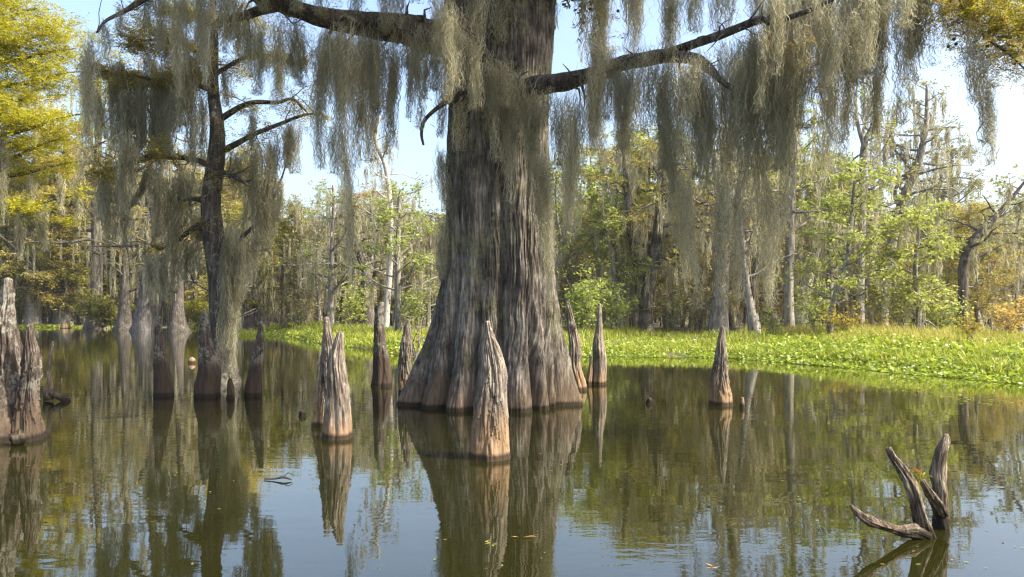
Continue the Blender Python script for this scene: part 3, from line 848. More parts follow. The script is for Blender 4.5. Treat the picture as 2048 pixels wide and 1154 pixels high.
kn.location = P(37, 872, 9.35) * [1, 1, 0] + [0, 0, .02]
tag(kn, 'knotted round wood lump in the water at the foot of the left knee clump', 'driftwood')

# ------------------------------------------------------------------ driftwood
sn = empty('forked_snag', P(1860, 1070, 5.6) * [1, 1, 0])
tag(sn, 'weathered forked snag with a low left arm, rising from the near water', 'driftwood')
sb = np.array(sn.location)
def spart(name, lst, rad, seed, sides=16, rough=.2):
    pts = [P(*q) - sb for q in lst]
    rad = np.array(rad) * .86
    q_, r_ = resample(pts, rad, .010)
    sides = 56
    V, Q = tube(q_, r_, sides, None)
    n_ = len(q_)
    a_ = np.arange(sides) * 2 * np.pi / sides
    Lg = np.arange(n_)[:, None] * .010
    ca, sa = np.cos(a_)[None], np.sin(a_)[None]
    dsp = .44 * (1 - np.abs(fbm(ca * 3.2, sa * 3.2, Lg * 3.0, seed + 70, 3)) - .6) + rough * 1.2 * fbm(ca * 1.1, sa * 1.1, Lg * 7, seed + 80, 3)
    dsp = dsp - .10 * (1 - np.abs(fbm(ca * 8, sa * 8, Lg * 8, seed + 90, 2)))
    VV = V[:n_ * sides].reshape(n_, sides, 3)
    rk = np.random.default_rng(seed + 5)
    for _ in range(6):
        dd = ((Lg - rk.uniform(0, Lg.max())) / .03) ** 2 + (adiff(a_[None], rk.uniform(0, 6.28)) / .5) ** 2
        dsp = dsp + rk.uniform(-.3, .45) * np.exp(-dd)
    VV = q_[:, None] + (VV - q_[:, None]) * (1 + dsp[..., None])
    Tt = norm(np.gradient(q_, axis=0))
    jag = np.abs(fbm(ca * 2.4, sa * 2.4, 3.3, seed + 95, 3)) * 1.6 * r_[-1]
    ef = np.clip((Lg - (Lg.max() - .05)) / .05, 0, 1)
    VV = VV + Tt[:, None] * (jag * ef)[..., None]
    V[:n_ * sides] = VV.reshape(-1, 3)
    V[-1] = q_[-1] - Tt[-1] * r_[-1] * .4
    return mesh(name, V, Q, M['snag'], sn, smooth=True)
k5 = 5.55 / F
spart('left_fork', [(1862, 1110, 5.52), (1852, 1074, 5.52), (1842, 1040, 5.5), (1832, 1000, 5.5), (1822, 970, 5.52), (1805, 942, 5.54), (1786, 915, 5.58), (1777, 897, 5.6)],
      [26 * k5, 23 * k5, 17 * k5, 14 * k5, 13.5 * k5, 12 * k5, 9.5 * k5, 7.5 * k5], 1)
spart('right_fork', [(1884, 1110, 5.75), (1880, 1060, 5.75), (1880, 1020, 5.75), (1880, 985, 5.75), (1876, 940, 5.75), (1882, 905, 5.75), (1890, 885, 5.75), (1893, 871, 5.75)],
      [20 * k5, 18 * k5, 16 * k5, 15.5 * k5, 15 * k5, 15 * k5, 11 * k5, 4 * k5], 2, rough=.25)
spart('short_fork', [(1885, 1030, 5.72), (1870, 1003, 5.66), (1856, 983, 5.6), (1844, 962, 5.6)], [13 * k5, 11 * k5, 8.5 * k5, 5 * k5], 3)
spart('low_arm', [(1850, 1072, 5.5), (1825, 1062, 5.45), (1800, 1062, 5.4), (1770, 1053, 5.35), (1740, 1043, 5.3), (1716, 1026, 5.3), (1702, 1013, 5.3)],
      [16 * k5, 14 * k5, 11 * k5, 10 * k5, 9.5 * k5, 7 * k5, 4 * k5], 4)
rg = np.random.default_rng(3)
pl = empty('red_seedling', P(1838, 985, 5.5))
tag(pl, 'thin red and yellow seedling sprouting in the fork of the snag', 'plant')
pts = [np.array([0, 0, -.02]), np.array([.004, 0, .06]), np.array([.012, 0, .12]), np.array([.02, 0, .16])]
V, Q = cat([tube(pts, [.003, .0025, .002, .001], 5), tube([pts[1], pts[1] + [-.01, 0, .04], pts[1] + [-.018, -.01, .09]], [.002, .002, .001], 5)])
mesh('stem', V, Q, M['gold'], pl)
V, Q = leaves([pts[2], pts[1] + [-.018, -.01, .08], pts[1] + [-.02, -.01, .09]], rg, 7, .016, .035, .009)
mesh('leaf', V, Q, M['red'], pl)

dr = empty('drift_branch', P(112, 800, 13.9) * [1, 1, 0])
tag(dr, 'crooked dark drift branch rising from the water by the left knee clump', 'driftwood')
db = np.array(dr.location)
def dpart(name, lst, rad, seed, Y=13.9):
    V, Q = tube([P(a, b, Y) - db for a, b in lst], rad, 10, .04, .16, seed)
    mesh(name, V, Q, M['snag'], dr, smooth=True)
k13 = 13.9 / F
dpart('stem', [(98, 800), (95, 785), (100, 770), (98, 745), (100, 715), (104, 690), (105, 682)], [10 * k13, 9 * k13, 6 * k13, 4 * k13, 3.5 * k13, 3 * k13, 2.2 * k13], 1)
dpart('root_arm', [(94, 790), (108, 788), (120, 795), (133, 803), (138, 815), (136, 830)], [8 * k13, 8 * k13, 7 * k13, 7 * k13, 5.5 * k13, 4.5 * k13], 2)
dpart('twig', [(119, 796), (120, 780), (122, 768), (124, 756)], [2 * k13, 1.8 * k13, 1.5 * k13, 1 * k13], 3)

def floater(name, label, px, py, l, w, mat, cat_, seed, k=1):
    rg = np.random.default_rng(seed)
    Y = F * CAMH / (py - HY)
    V, Q = leaves(np.zeros((k, 3)), rg, 3, l * .35, l, w, up=3, flat=0.02)
    V[:, 2] = np.abs(V[:, 2]) * .25 + .006
    o = mesh(name, V, Q, M[mat])
    o.location = ((px - CX) * Y / F, Y, 0)
    tag(o, label, cat_)
floater('floating_leaf', 'orange leaf floating in the reflection of the great trunk', 1050, 1078, .09, .02, 'leaf', 'leaf', 1)
floater('floating_leaf', 'yellow green leaf sprig floating in the reflection of the front knee', 984, 1090, .06, .012, 'leaf2', 'leaf', 2, 2)
floater('floating_leaf', 'small yellow leaf floating left of the reflection of the front knee', 881, 1079, .025, .012, 'leaf2', 'leaf', 3)
floater('floating_leaf', 'tiny yellow leaf floating on dark water beneath the lichen knees', 384, 1130, .025, .012, 'leaf2', 'leaf', 4)
floater('floating_leaf', 'orange leaf floating between the great trunk and the snag', 1425, 1136, .05, .015, 'leaf', 'leaf', 5)
floater('floating_leaf', 'green sprig floating by the foot of the leftmost lichen knee', 366, 797, .16, .06, 'green', 'leaf', 6, 2)
V, Q = cat([tube([(-.16, .02, .008), (-.05, 0, .015), (.02, 0, .03), (.1, -.02, .012)], [.006, .008, .012, .005], 6, .03, .2, 1), tube([(0, 0, .02), (.05, .05, .06), (.09, .06, .04)], [.006, .005, .003], 5)])
o = mesh('floating_twig', V, Q, M['cone'], smooth=True)
o.location = P(562, 961, F * CAMH / 336) * [1, 1, 0]
tag(o, 'dark twig floating on the bright sky reflection', 'twig')

exec_marker = True

# ------------------------------------------------------------------ tree builder for everything behind
class Tree:
    def __init__(s, seed):
        s.rng = np.random.default_rng(seed)
        s.wood, s.leaf, s.moss, s.tips = [], [], [], []

    def path(s, p, d, L, n=5, wander=.2, lift=0.0):
        pts = [np.asarray(p, float)]
        d = norm(np.asarray(d, float))
        for _ in range(n):
            d = norm(d + s.rng.normal(0, wander, 3) + [0, 0, lift])
            pts.append(pts[-1] + d * L / n)
        return np.array(pts)

    def trunk(s, pts, rad, sides=12, butt=0.0, step=.25):
        q, r = resample(pts, rad, step)
        if butt:
            r = r * (1 + butt * np.exp(-(q[:, 2] - q[0, 2]) / (H_BUTT)))
        V, Q = tube(q, r, sides, None, cap=True)
        # fluting towards the foot
        if butt:
            n = len(q)
            a = np.arange(sides) * 2 * np.pi / sides
            fl = 1 + .22 * np.cos(a * 5 + s.rng.uniform(0, 6))[None] * np.exp(-(q[:, 2] - q[0, 2]) / (H_BUTT * 1.2))[:, None]
            VV = V[:n * sides].reshape(n, sides, 3)
            V[:n * sides] = (q[:, None] + (VV - q[:, None]) * fl[..., None]).reshape(-1, 3)
        s.wood.append((V, Q))
        return q, r

    def branches(s, q, r, n, f0, Lmax, up=.1, kind='cypress', sub=3, flat=.5, fol=14, moss=.5, mossL=1.0, leafsz=1.0, fspread=.22, mw=.03):
        rng = s.rng
        for b in range(n):
            f = f0 + (1 - f0) * (b + rng.random()) / n
            k = min(len(q) - 2, int(f * (len(q) - 1)))
            a = b * 2.4 + rng.uniform(-.5, .5)
            L = Lmax * (1.1 - .65 * (f - f0) / (1 - f0 + 1e-6)) * rng.uniform(.55, 1.15)
            d = [math.cos(a), math.sin(a), up + rng.normal(0, .15)]
            p = s.path(q[k], d, L, 5, .22, .02)
            rb = max(.012, r[k] * .42)
            s.wood.append(tube(p, np.linspace(rb, rb * .25, 6), 5, None))
            for w in range(sub):
                m = rng.integers(2, 6)
                a2 = a + rng.choice([-1, 1]) * rng.uniform(.4, 1.3)
                l2 = L * rng.uniform(.25, .55)
                e = s.path(p[m], [math.cos(a2), math.sin(a2), flat * rng.normal(.1, .5)], l2, 3, .25, 0)
                s.wood.append(tube(e, np.linspace(max(.008, rb * .4), .006, 4), 4, None))
                s.tips.append(e[-1])
                if fol:
                    t = rng.random(fol)
                    C = e[0] + (e[-1] - e[0]) * (t[:, None] * 1.15 - .05) + rng.normal(0, fspread, (fol, 3)) * [1, 1, .45]
                    if kind == 'cypress':
                        s.leaf.append(feathers(C, np.repeat((e[-1] - e[0])[None], fol, 0) / l2, rng, .34 * leafsz, 4, .16 * leafsz, .05 * leafsz, jit=.7))
                    else:
                        s.leaf.append(leaves(C[:max(1, fol // 2)], rng, 10, .10 * leafsz, .17 * leafsz, .09 * leafsz))
                if rng.random() < moss:
                    c = e[rng.integers(0, 4)]
                    Lm = mossL * rng.uniform(.4, 1.5)
                    s.moss.append(hank(rng, [c, c - [0, 0, Lm * .5], c - [0, 0, Lm]], .10, .10, 26, mw, 5, (.2, .5), .03))
            if rng.random() < moss:
                for _ in range(2):
                    c = p[rng.integers(1, 6)]
                    Lm = mossL * rng.uniform(.5, 1.7)
                    s.moss.append(hank(rng, [c, c - [0, 0, Lm * .5], c - [0, 0, Lm]], .12, .12, 34, mw, 5, (.2, .5), .03))

    def build(s, name, loc, leafmat_, woodmat='fwood', mossmat='fmoss'):
        o = empty(name, loc)
        V, Q = cat(s.wood)
        mesh('trunk', V, Q, M[woodmat], o, smooth=True)
        if s.leaf:
            V, Q = cat(s.leaf)
            mesh('crown', V, Q, M[leafmat_], o)
        if s.moss:
            V, Q = cat(s.moss)
            mesh('moss', V, Q, M[mossmat], o)
        return o

H_BUTT = .7

# ------------------------------------------------------------------ the young moss hung cypress at the left
YC = 17.5
kc_ = YC / F
T2 = Tree(101)
base2 = P(448, 768, YC) * [1, 1, 0]
def L2(px, py, dY=0.0):
    return P(px, py, YC + dY) - base2
rad2 = [32 * kc_, 24 * kc_, 20 * kc_, 20 * kc_, 21 * kc_, 19 * kc_, 17 * kc_, 14 * kc_, 11 * kc_, 8 * kc_, 4 * kc_]
H_BUTT = .5
q2, r2 = T2.trunk([L2(448, 800), L2(447, 740), L2(440, 640), L2(437, 560), L2(427, 470), L2(422, 400), L2(433, 310), L2(434, 250), L2(426, 170), L2(428, 60), L2(420, -60)], rad2, 16, .25, .15)
# second stem, grown onto the first
T2.wood.append(tube([L2(466, 800, -.1), L2(462, 740, -.1), L2(458, 640, -.1), L2(450, 560, -.05), L2(440, 500)], [14 * kc_, 11 * kc_, 9 * kc_, 8 * kc_, 7 * kc_], 10, .12, .15, 3))
br2 = [[(430, 310), (470, 290), (510, 268), (560, 248), (600, 232), (640, 225)], [(438, 240), (470, 220), (505, 205), (555, 205), (585, 198), (612, 222)], [(420, 330), (380, 318), (330, 315), (300, 312)],
       [(300, 312), (265, 325), (228, 336), (190, 345)], [(412, 402), (385, 398), (350, 406)], [(414, 440), (380, 462), (345, 488), (318, 500)], [(430, 345), (455, 348), (480, 360), (500, 372)],
       [(426, 180), (380, 165), (320, 160), (250, 150), (205, 140)], [(424, 130), (370, 90), (300, 80), (250, 95)], [(428, 150), (480, 120), (540, 110), (590, 130)], [(424, 60), (480, 30), (520, 30)],
       [(424, 40), (360, 20), (310, 30)], [(445, 600), (425, 585), (395, 570), (380, 555)], [(465, 640), (500, 622), (520, 615)], [(446, 530), (482, 478), (520, 440), (552, 385), (572, 330)]]
rg = np.random.default_rng(33)
fol2 = []
for n_, b in enumerate(br2):
    dy = rg.normal(0, .35)
    p = [L2(x, y, dy * t) for t, (x, y) in zip(np.linspace(0, 1, len(b)), b)]
    r0 = (7 if n_ < 8 else 5) * kc_
    if n_ in (12, 13): r0 = 2.4 * kc_
    V, Q = tube(p, np.linspace(r0, r0 * .3, len(p)), 8, .08, .12, n_)
    T2.wood.append((V, Q))
    q_, _ = resample(p, np.ones(len(p)), .06)
    for _ in range(10 if n_ < 12 else 2):
        k = rg.integers(2, len(q_))
        e = T2.path(q_[k], rg.normal(0, 1, 3) * [1, 1, .35], rg.uniform(.3, .8), 4, .3)
        T2.wood.append(tube(e, np.linspace(.014, .005, 5), 5))
        nf = {7: 170, 8: 120, 3: 50, 9: 60, 11: 60, 10: 30, 0: 22, 1: 24, 5: 24}.get(n_, 6)
        if n_ >= 12: nf = 0
        if nf:
            C = e[rg.integers(1, 5, nf)] + rg.normal(0, .13, (nf, 3)) * [1, 1, .55]
            fol2.append(feathers(C, np.repeat((e[-1] - e[0])[None], nf, 0), rg, .22, 6, .085, .016, jit=.8))
C2 = empty('young_cypress', base2)
tag(C2, 'slender cypress smothered in hanging moss, rising behind the broad lichen knee', 'tree')
V, Q = cat(T2.wood)
mesh('trunk', V, Q, M['wood'], C2, smooth=True)
V, Q = cat(fol2)
mesh('crown', V, Q, M['orange'], C2)
def hanks2(lst, dens=.8):
    for px, t, b, w in lst:
        V, Q = hang(C2, rg, px, t, b, w, YC + rg.normal(0, .25), dens, rg.normal(0, 5), .010)
        mesh('moss_hank', V - base2, Q, M['moss'], C2)
hanks2([(470, 490, 600, 26), (490, 470, 580, 22), (510, 450, 540, 22), (530, 425, 500, 22), (548, 390, 470, 22), (562, 350, 440, 18), (222, 335, 480, 34), (240, 345, 490, 30), (205, 340, 440, 20), (230, 150, 300, 36), (260, 155, 315, 38), (290, 150, 290, 36), (315, 155, 330, 40), (345, 160, 310, 40), (378, 165, 330, 36), (402, 170, 330, 22),
        (318, 320, 470, 36), (345, 325, 520, 34), (378, 322, 460, 30), (300, 490, 610, 22), (325, 500, 600, 24), (350, 480, 585, 24), (375, 465, 560, 20), (478, 290, 400, 34), (500, 275, 440, 26), (525, 262, 480, 32),
        (548, 255, 420, 26), (575, 240, 335, 40), (594, 232, 345, 26), (512, 340, 500, 16), (535, 330, 470, 12), (400, 405, 540, 22), (452, 440, 740, 24), (468, 430, 600, 22), (462, 540, 690, 14),
        (472, 480, 620, 12), (495, 372, 470, 14), (300, 80, 170, 22), (340, 80, 200, 26), (380, 90, 210, 28), (450, 130, 210, 22), (505, 205, 290, 14), (555, 120, 190, 18), (355, 400, 500, 22), (480, 30, 110, 26), (400, 20, 130, 30), (365, 160, 250, 26)])
fill = []
for _ in range(12):
    px = rg.uniform(195, 400)
    t_ = rg.uniform(60, 330)
    V, Q = hang(C2, rg, px, t_, t_ + rg.uniform(70, 190), rg.uniform(16, 34), YC + rg.normal(0, .6), .7, rg.normal(0, 5), .013)
    fill.append((V - base2, Q))
V, Q = cat(fill)
mesh('moss_curtain', V, Q, M['moss'], C2)['kind'] = 'stuff'
for px, t_, b_, w_ in ((456, 430, 745, 22), (466, 450, 735, 18), (474, 440, 640, 18), (448, 500, 700, 14), (462, 560, 750, 12), (480, 460, 600, 16)):
    V, Q = hang(C2, rg, px, t_, b_, w_, YC - .42, 1.0, rg.normal(0, 3), .010)
    mesh('moss_hank', V - base2, Q, M['moss'], C2)
sw = [L2(x, y, -.1) for x, y in ((303, 318), (297, 350), (286, 380), (270, 405), (252, 417), (240, 405), (233, 375), (228, 345))]
V, Q = hank(rg, sw, .09, .12, 900, .009, 7, (.06, .16), .02, 1.0)
mesh('moss_swag', V, Q, M['moss'], C2)

# ------------------------------------------------------------------ yellow cypress at the left edge
YY = 24.0
b3 = P(-55, 725, YY) * [1, 1, 0]
def L3(px, py, dY=0.0):
    return P(px, py, YY + dY) - b3
T3 = Tree(55)
H_BUTT = .9
k3 = YY / F
T3.trunk([L3(-55, 740), L3(-50, 500), L3(-60, 300), L3(-55, 0), L3(-60, -300)], [26 * k3, 20 * k3, 17 * k3, 12 * k3, 5 * k3], 14, .7)
rg = np.random.default_rng(77)
f3 = []
for (x0, y0, x1, y1, hgt, n) in ((-50, 40, 75, 25, 24, 420), (-50, 90, 110, 75, 30, 560), (-50, 120, 150, 105, 26, 500), (-50, 170, 165, 150, 26, 480), (-50, 215, 60, 205, 22, 240), (-50, 190, 35, 245, 26, 260), (-50, 270, 165, 235, 26, 460), (-50, 330, 120, 285, 22, 260),
                                 (-50, 350, 165, 330, 18, 130), (-50, 420, 150, 400, 24, 150), (-50, -30, 20, -20, 30, 260), (-50, 420, -190, 380, 30, 200), (-60, 200, -230, 180, 40, 300), (-60, 50, -180, 20, 40, 300)):
    dy = rg.normal(0, .9)
    p = np.array([L3(x0 + (x1 - x0) * t, y0 + (y1 - y0) * t + 8 * math.sin(t * 5) , dy * t) for t in np.linspace(0, 1, 7)])
    T3.wood.append(tube(p, np.linspace(6 * k3, 1.2 * k3, 7), 7, .15, .1, int(x1 + 300)))
    q_, _ = resample(p, np.ones(7), .05)
    nc = max(5, n // 22)
    kk = rg.integers(len(q_) // 4, len(q_), nc)
    cc = q_[kk] + rg.normal(0, 1, (nc, 3)) * [.35, .6, hgt * k3 * .55]
    for c in cc:
        m = int(n * 2.6 / nc)
        C = c + rg.normal(0, 1, (m, 3)) * [.30, .30, .11]
        f3.append(feathers(C, rg.normal(0, 1, (m, 3)) * [1, 1, .35], rg, .24, 5, .11, .024, jit=.3, droop=.3))
C3 = empty('yellow_cypress', b3)
tag(C3, 'bright yellow green feathery cypress reaching in over the left water', 'tree')
V, Q = cat(T3.wood)
mesh('trunk', V, Q, M['wood'], C3, smooth=True)
V, Q = cat(f3)
mesh('crown', V, Q, M['yellow'], C3)
for px, t, b, w in ((8, 245, 450, 24), (-5, 260, 420, 24), (150, 335, 440, 14), (120, 340, 430, 16), (90, 400, 500, 20), (60, 340, 420, 12), (40, 420, 520, 18), (165, 300, 360, 10)):
    V, Q = hang(C3, rg, px, t, b, w, YY + rg.normal(0, .4), .7, 0, .012)
    mesh('moss_hank', V - b3, Q, M['moss'], C3)

# ------------------------------------------------------------------ trees traced one by one
def traced(name, label, pts, rad_px, Y, nb, f0, Lb, leafm, kind, fol, moss, mossL, seed, butt=.5, sub=3, up=.25, leafsz=1.0, woodm='fwood', extra=(), group=None, hb=.8):
    global H_BUTT
    H_BUTT = hb
    k = Y / F
    b = P(pts[0][0], pts[0][1], Y)
    b[2] = float(gz(b[0], b[1])) if shore(b[0], b[1]) > 0 else 0.0
    t = Tree(seed)
    dY = np.cumsum(t.rng.normal(0, .12, len(pts)))
    q = [P(x, y, Y + d) - b for (x, y), d in zip(pts, dY)]
    q[0] = np.array([0, 0, -.35])
    qq, rr = t.trunk(q, np.array(rad_px) * k, 12, butt)
    t.branches(qq, rr, nb, f0, Lb, up, kind, sub, .5, fol, moss, mossL, leafsz)
    for ep, er in extra:
        e = [P(x, y, Y) - b for x, y in ep]
        eq, err = resample(e, np.array(er) * k, .25)
        t.wood.append(tube(eq, err, 9))
        t.branches(eq, err, max(3, nb // 3), .3, Lb * .7, up, kind, sub, .5, fol, moss, mossL, leafsz)
    o = t.build(name, b, leafm, woodm)
    tag(o, label, 'tree', group)
    return o

# left, standing in the water far off
traced('swamp_cypress', 'grey broad based cypress in the water behind the leftmost lichen knee', [(292, 664), (294, 600), (298, 540), (300, 470), (302, 380), (306, 250), (310, 120)], [26, 17, 13, 11, 10, 8, 4], 66, 34, .25, 4.2, 'amber', 'cypress', 14, .8, 2.2, 1, .15, woodm='gwood')
traced('swamp_cypress', 'dark straight cypress rising through a low olive bush in the far water', [(192, 656), (192, 600), (194, 520), (192, 420), (196, 300), (198, 150)], [22, 12, 10, 9, 7, 4], 78, 30, .3, 4.5, 'orange', 'cypress', 14, .8, 2.4, 2, .15, woodm='wood')
traced('swamp_cypress', 'dark flared cypress between the two straight far cypresses', [(249, 658), (249, 620), (250, 560), (252, 480), (250, 350), (255, 240)], [20, 11, 8, 7, 6, 4], 72, 28, .2, 4, 'olive', 'cypress', 14, .8, 2, 3, .15, woodm='wood')
traced('swamp_cypress', 'short flared cypress in the water left of the broad lichen knee', [(356, 663), (355, 630), (358, 580), (358, 500), (362, 400), (360, 300)], [22, 13, 9, 8, 7, 4], 65, 28, .3, 3.6, 'olive', 'cypress', 12, .8, 2, 4, .15, woodm='wood')
traced('swamp_cypress', 'orange leaved cypress on the far shore behind the left knee clump', [(65, 648), (66, 560), (70, 440), (72, 300), (74, 180)], [14, 10, 8, 6, 3], 84, 40, .15, 4.6, 'amber', 'cypress', 26, .3, 1.6, 5, .3, leafsz=2.2)
traced('swamp_cypress', 'orange leaved cypress on the far shore above the strip of green', [(128, 648), (128, 560), (124, 440), (130, 330), (132, 250)], [16, 11, 8, 6, 3], 86, 40, .12, 4.6, 'amber', 'cypress', 26, .3, 1.6, 6, .3, leafsz=2.2)
# right bank and middle, in front of the wood
traced('swamp_tree', 'thick mossy trunk behind the lone ragged knee', [(1436, 668), (1440, 600), (1446, 500), (1458, 390), (1466, 280), (1470, 170)], [19, 16, 15, 13, 9, 4], 40, 22, .35, 3.2, 'orange', 'cypress', 8, .9, 1.6, 11, .35)
traced('swamp_tree', 'slim trunk leaning left, just right of the thick mossy trunk', [(1512, 676), (1503, 630), (1494, 580), (1486, 500), (1480, 420), (1484, 330)], [11, 9, 8, 6, 5, 3], 37, 14, .4, 2.2, 'dull', 'broad', 4, .8, 1.3, 12, .3)
traced('swamp_tree', 'straight grey trunk with clean bark above the grassy bank', [(1577, 668), (1577, 580), (1580, 480), (1584, 380), (1588, 260), (1594, 180)], [11, 9.5, 9, 8, 6, 3], 38, 20, .45, 2.8, 'green', 'broad', 7, .7, 1.4, 13, .3)
traced('swamp_tree', 'stout pale trunk bending right beside the straight grey trunk', [(1602, 668), (1603, 620), (1612, 570), (1630, 500), (1640, 400), (1648, 300)], [14, 13, 12, 9, 7, 3], 40, 18, .4, 3, 'green', 'broad', 9, .6, 1.4, 14, .3, woodm='pale')
traced('swamp_tree', 'dark forked trunk behind the bank right of the needle shaped knee', [(1290, 655), (1292, 600), (1304, 540), (1314, 470), (1320, 380), (1322, 280)], [15, 13, 12, 10, 7, 3], 41, 22, .35, 3.2, 'orange', 'cypress', 12, .8, 1.5, 15, .3,
       woodm='wood', extra=[([(1288, 620), (1276, 540), (1262, 460), (1252, 360), (1245, 280)], [10, 9, 8, 6, 3])])
traced('swamp_tree', 'grey tree with a forked bare top above the right bank', [(1718, 660), (1720, 560), (1724, 440), (1726, 340), (1728, 290), (1748, 240), (1750, 180)], [9, 8.5, 7.5, 7, 6, 4, 2], 39, 14, .5, 2.4, 'green', 'broad', 3, .6, 1.1, 16, .25,
       extra=[([(1728, 295), (1716, 250), (1712, 200), (1716, 160)], [4, 3.5, 2.5, 1.5])])
traced('swamp_tree', 'tall leaning tree with a lit grey trunk against the sky', [(1760, 660), (1772, 560), (1785, 480), (1806, 400), (1835, 330), (1852, 250), (1854, 170)], [11, 10, 9.5, 9, 8, 5, 2.5], 42, 26, .45, 3, 'dull', 'broad', 5, .7, 1.2, 17, .3,
       extra=[([(1800, 420), (1790, 380), (1820, 340), (1790, 300), (1782, 250)], [4, 3.5, 3, 2.5, 1.5])])
traced('swamp_tree', 'dark curved leaning trunk near the right edge', [(1926, 655), (1926, 590), (1928, 530), (1944, 485), (1985, 440), (2020, 400), (2060, 350)], [9, 9, 10, 9, 7, 4, 2], 36, 16, .4, 2.4, 'dull', 'broad', 4, .6, 1.0, 18, .3, woodm='wood')
traced('swamp_tree', 'slim dark tree between the bending pale trunk and the forked bare top', [(1658, 660), (1660, 560), (1658, 470), (1662, 380), (1658, 300)], [7, 6.5, 6, 5, 2.5], 40, 18, .35, 2.6, 'green', 'broad', 9, .6, 1.2, 19, .3)
traced('swamp_tree', 'black buttressed trunk behind the dark brown based knee', [(736, 655), (733, 600), (730, 540), (716, 495), (708, 440), (700, 380)], [13, 11, 9, 7, 4, 2], 52, 16, .4, 2.6, 'dull', 'broad', 4, .7, 1.4, 20, .3, woodm='wood')
traced('swamp_tree', 'twisted pale bare tree in the sky gap left of the great trunk', [(770, 650), (778, 560), (782, 480), (780, 400), (770, 330), (752, 285), (760, 230)], [6, 6, 5.5, 5, 4.5, 3.5, 2], 50, 16, .45, 3.0, 'dull', 'broad', 1, .8, 1.2, 21, .3, woodm='pale')
traced('swamp_tree', 'leafy green tree left of the great trunk behind the knees', [(798, 650), (796, 580), (796, 500), (798, 430), (800, 380)], [7, 6, 5, 4, 2], 44, 24, .3, 2.9, 'green', 'broad', 9, .4, .9, 22, .3)
traced('swamp_tree', 'leafy tree with slanting trunk right of the great trunk', [(1240, 650), (1236, 600), (1226, 540), (1214, 470), (1206, 420)], [8, 7, 6, 5, 2.5], 41, 26, .2, 2.4, 'green', 'broad', 9, .4, .9, 23, .3)
traced('swamp_tree', 'grey green tree in the middle wood left of the joined pair', [(660, 650), (662, 580), (664, 500), (668, 420), (666, 370)], [7, 6, 5, 4, 2], 54, 26, .25, 3.2, 'green', 'broad', 5, .7, 1.4, 24, .3)
traced('swamp_tree', 'twin stemmed dark tree behind the rightmost lichen knee', [(500, 655), (502, 600), (498, 540), (500, 470), (506, 400)], [11, 9, 7, 5, 2.5], 57, 26, .2, 3.2, 'olive', 'cypress', 14, .8, 1.8, 25, .3, woodm='wood', extra=[([(515, 650), (516, 580), (522, 500), (524, 430)], [8, 6, 5, 3])])
traced('swamp_tree', 'leafy tree with a broad bright green crown over the right bank', [(1655, 662), (1668, 600), (1690, 540), (1700, 470), (1706, 400), (1712, 330)], [6, 5.5, 5, 4.5, 3.5, 2], 33, 34, .25, 2.6, 'green', 'broad', 9, .2, .8, 26, .2)
traced('swamp_tree', 'leafy tree with drooping bright green sprays left of the curved leaning trunk', [(1840, 660), (1836, 600), (1830, 540), (1836, 480), (1840, 420)], [5, 5, 4.5, 3.5, 2], 32, 28, .2, 2.3, 'green', 'broad', 8, .2, .8, 27, .2)
traced('swamp_tree', 'olive flat topped cypress beyond the leaning tree against the sky', [(1895, 655), (1898, 560), (1900, 460), (1902, 360), (1905, 290)], [8, 7, 6, 5, 2], 50, 26, .45, 3.0, 'olive', 'cypress', 16, .6, 1.2, 28, .4)

# ------------------------------------------------------------------ the rest of the wood: copies of a few kinds
def proto(kind, seed, H, r0):
    global H_BUTT
    t = Tree(seed)
    rng = t.rng
    n = 8
    w = np.cumsum(rng.normal(0, .16 if kind != 'bare' else .28, (n, 2)), 0)
    zs = np.linspace(-.4, H, n)
    w[0] = 0
    q = np.stack([w[:, 0], w[:, 1], zs], 1)
    H_BUTT = 1.0
    rad = r0 * np.linspace(1, .18, n)
    if kind in ('orange', 'olive', 'amber'):
        qq, rr = t.trunk(q, rad, 10, .9)
        t.branches(qq, rr, 36, .2, 3.2, .08, 'cypress', 4, .3, 12, .34, 1.4, 1.9, .34)
    elif kind == 'green':
        qq, rr = t.trunk(q, rad, 9, .3)
        t.branches(qq, rr, 28, .22, 3.0, .35, 'broad', 4, .6, 6, .45, 1.3, 1.15, .3)
    elif kind == 'dull':
        qq, rr = t.trunk(q, rad, 9, .3)
        t.branches(qq, rr, 28, .22, 2.8, .3, 'broad', 4, .6, 7, .6, 1.6, 1.1, .3)
    else:
        qq, rr = t.trunk(q, rad, 9, .3)
        t.branches(qq, rr, 24, .3, 3.0, .4, 'broad', 4, .8, 1, .8, 1.5, 1.0)
    return t.build('swamp_tree', (0, 0, 0), {'bare': 'dull'}.get(kind, kind), 'fwood')

DESC = {'amber': 'amber gold leaved cypress', 'orange': 'rusty leaved cypress', 'olive': 'olive leaved cypress', 'green': 'green broad leaved tree', 'dull': 'dull moss draped tree', 'bare': 'bare branched grey tree'}
PR = {}
sd_ = 300
for kd, hs in (('orange', (12, 10, 14)), ('olive', (13, 10)), ('amber', (14, 11)), ('green', (9, 7.5, 8.5)), ('dull', (11, 9, 10)), ('bare', (10.5, 9))):
    for H in hs:
        sd_ += 1
        PR.setdefault(kd, []).append([proto(kd, sd_, H, .019 * H + .03), H, False])

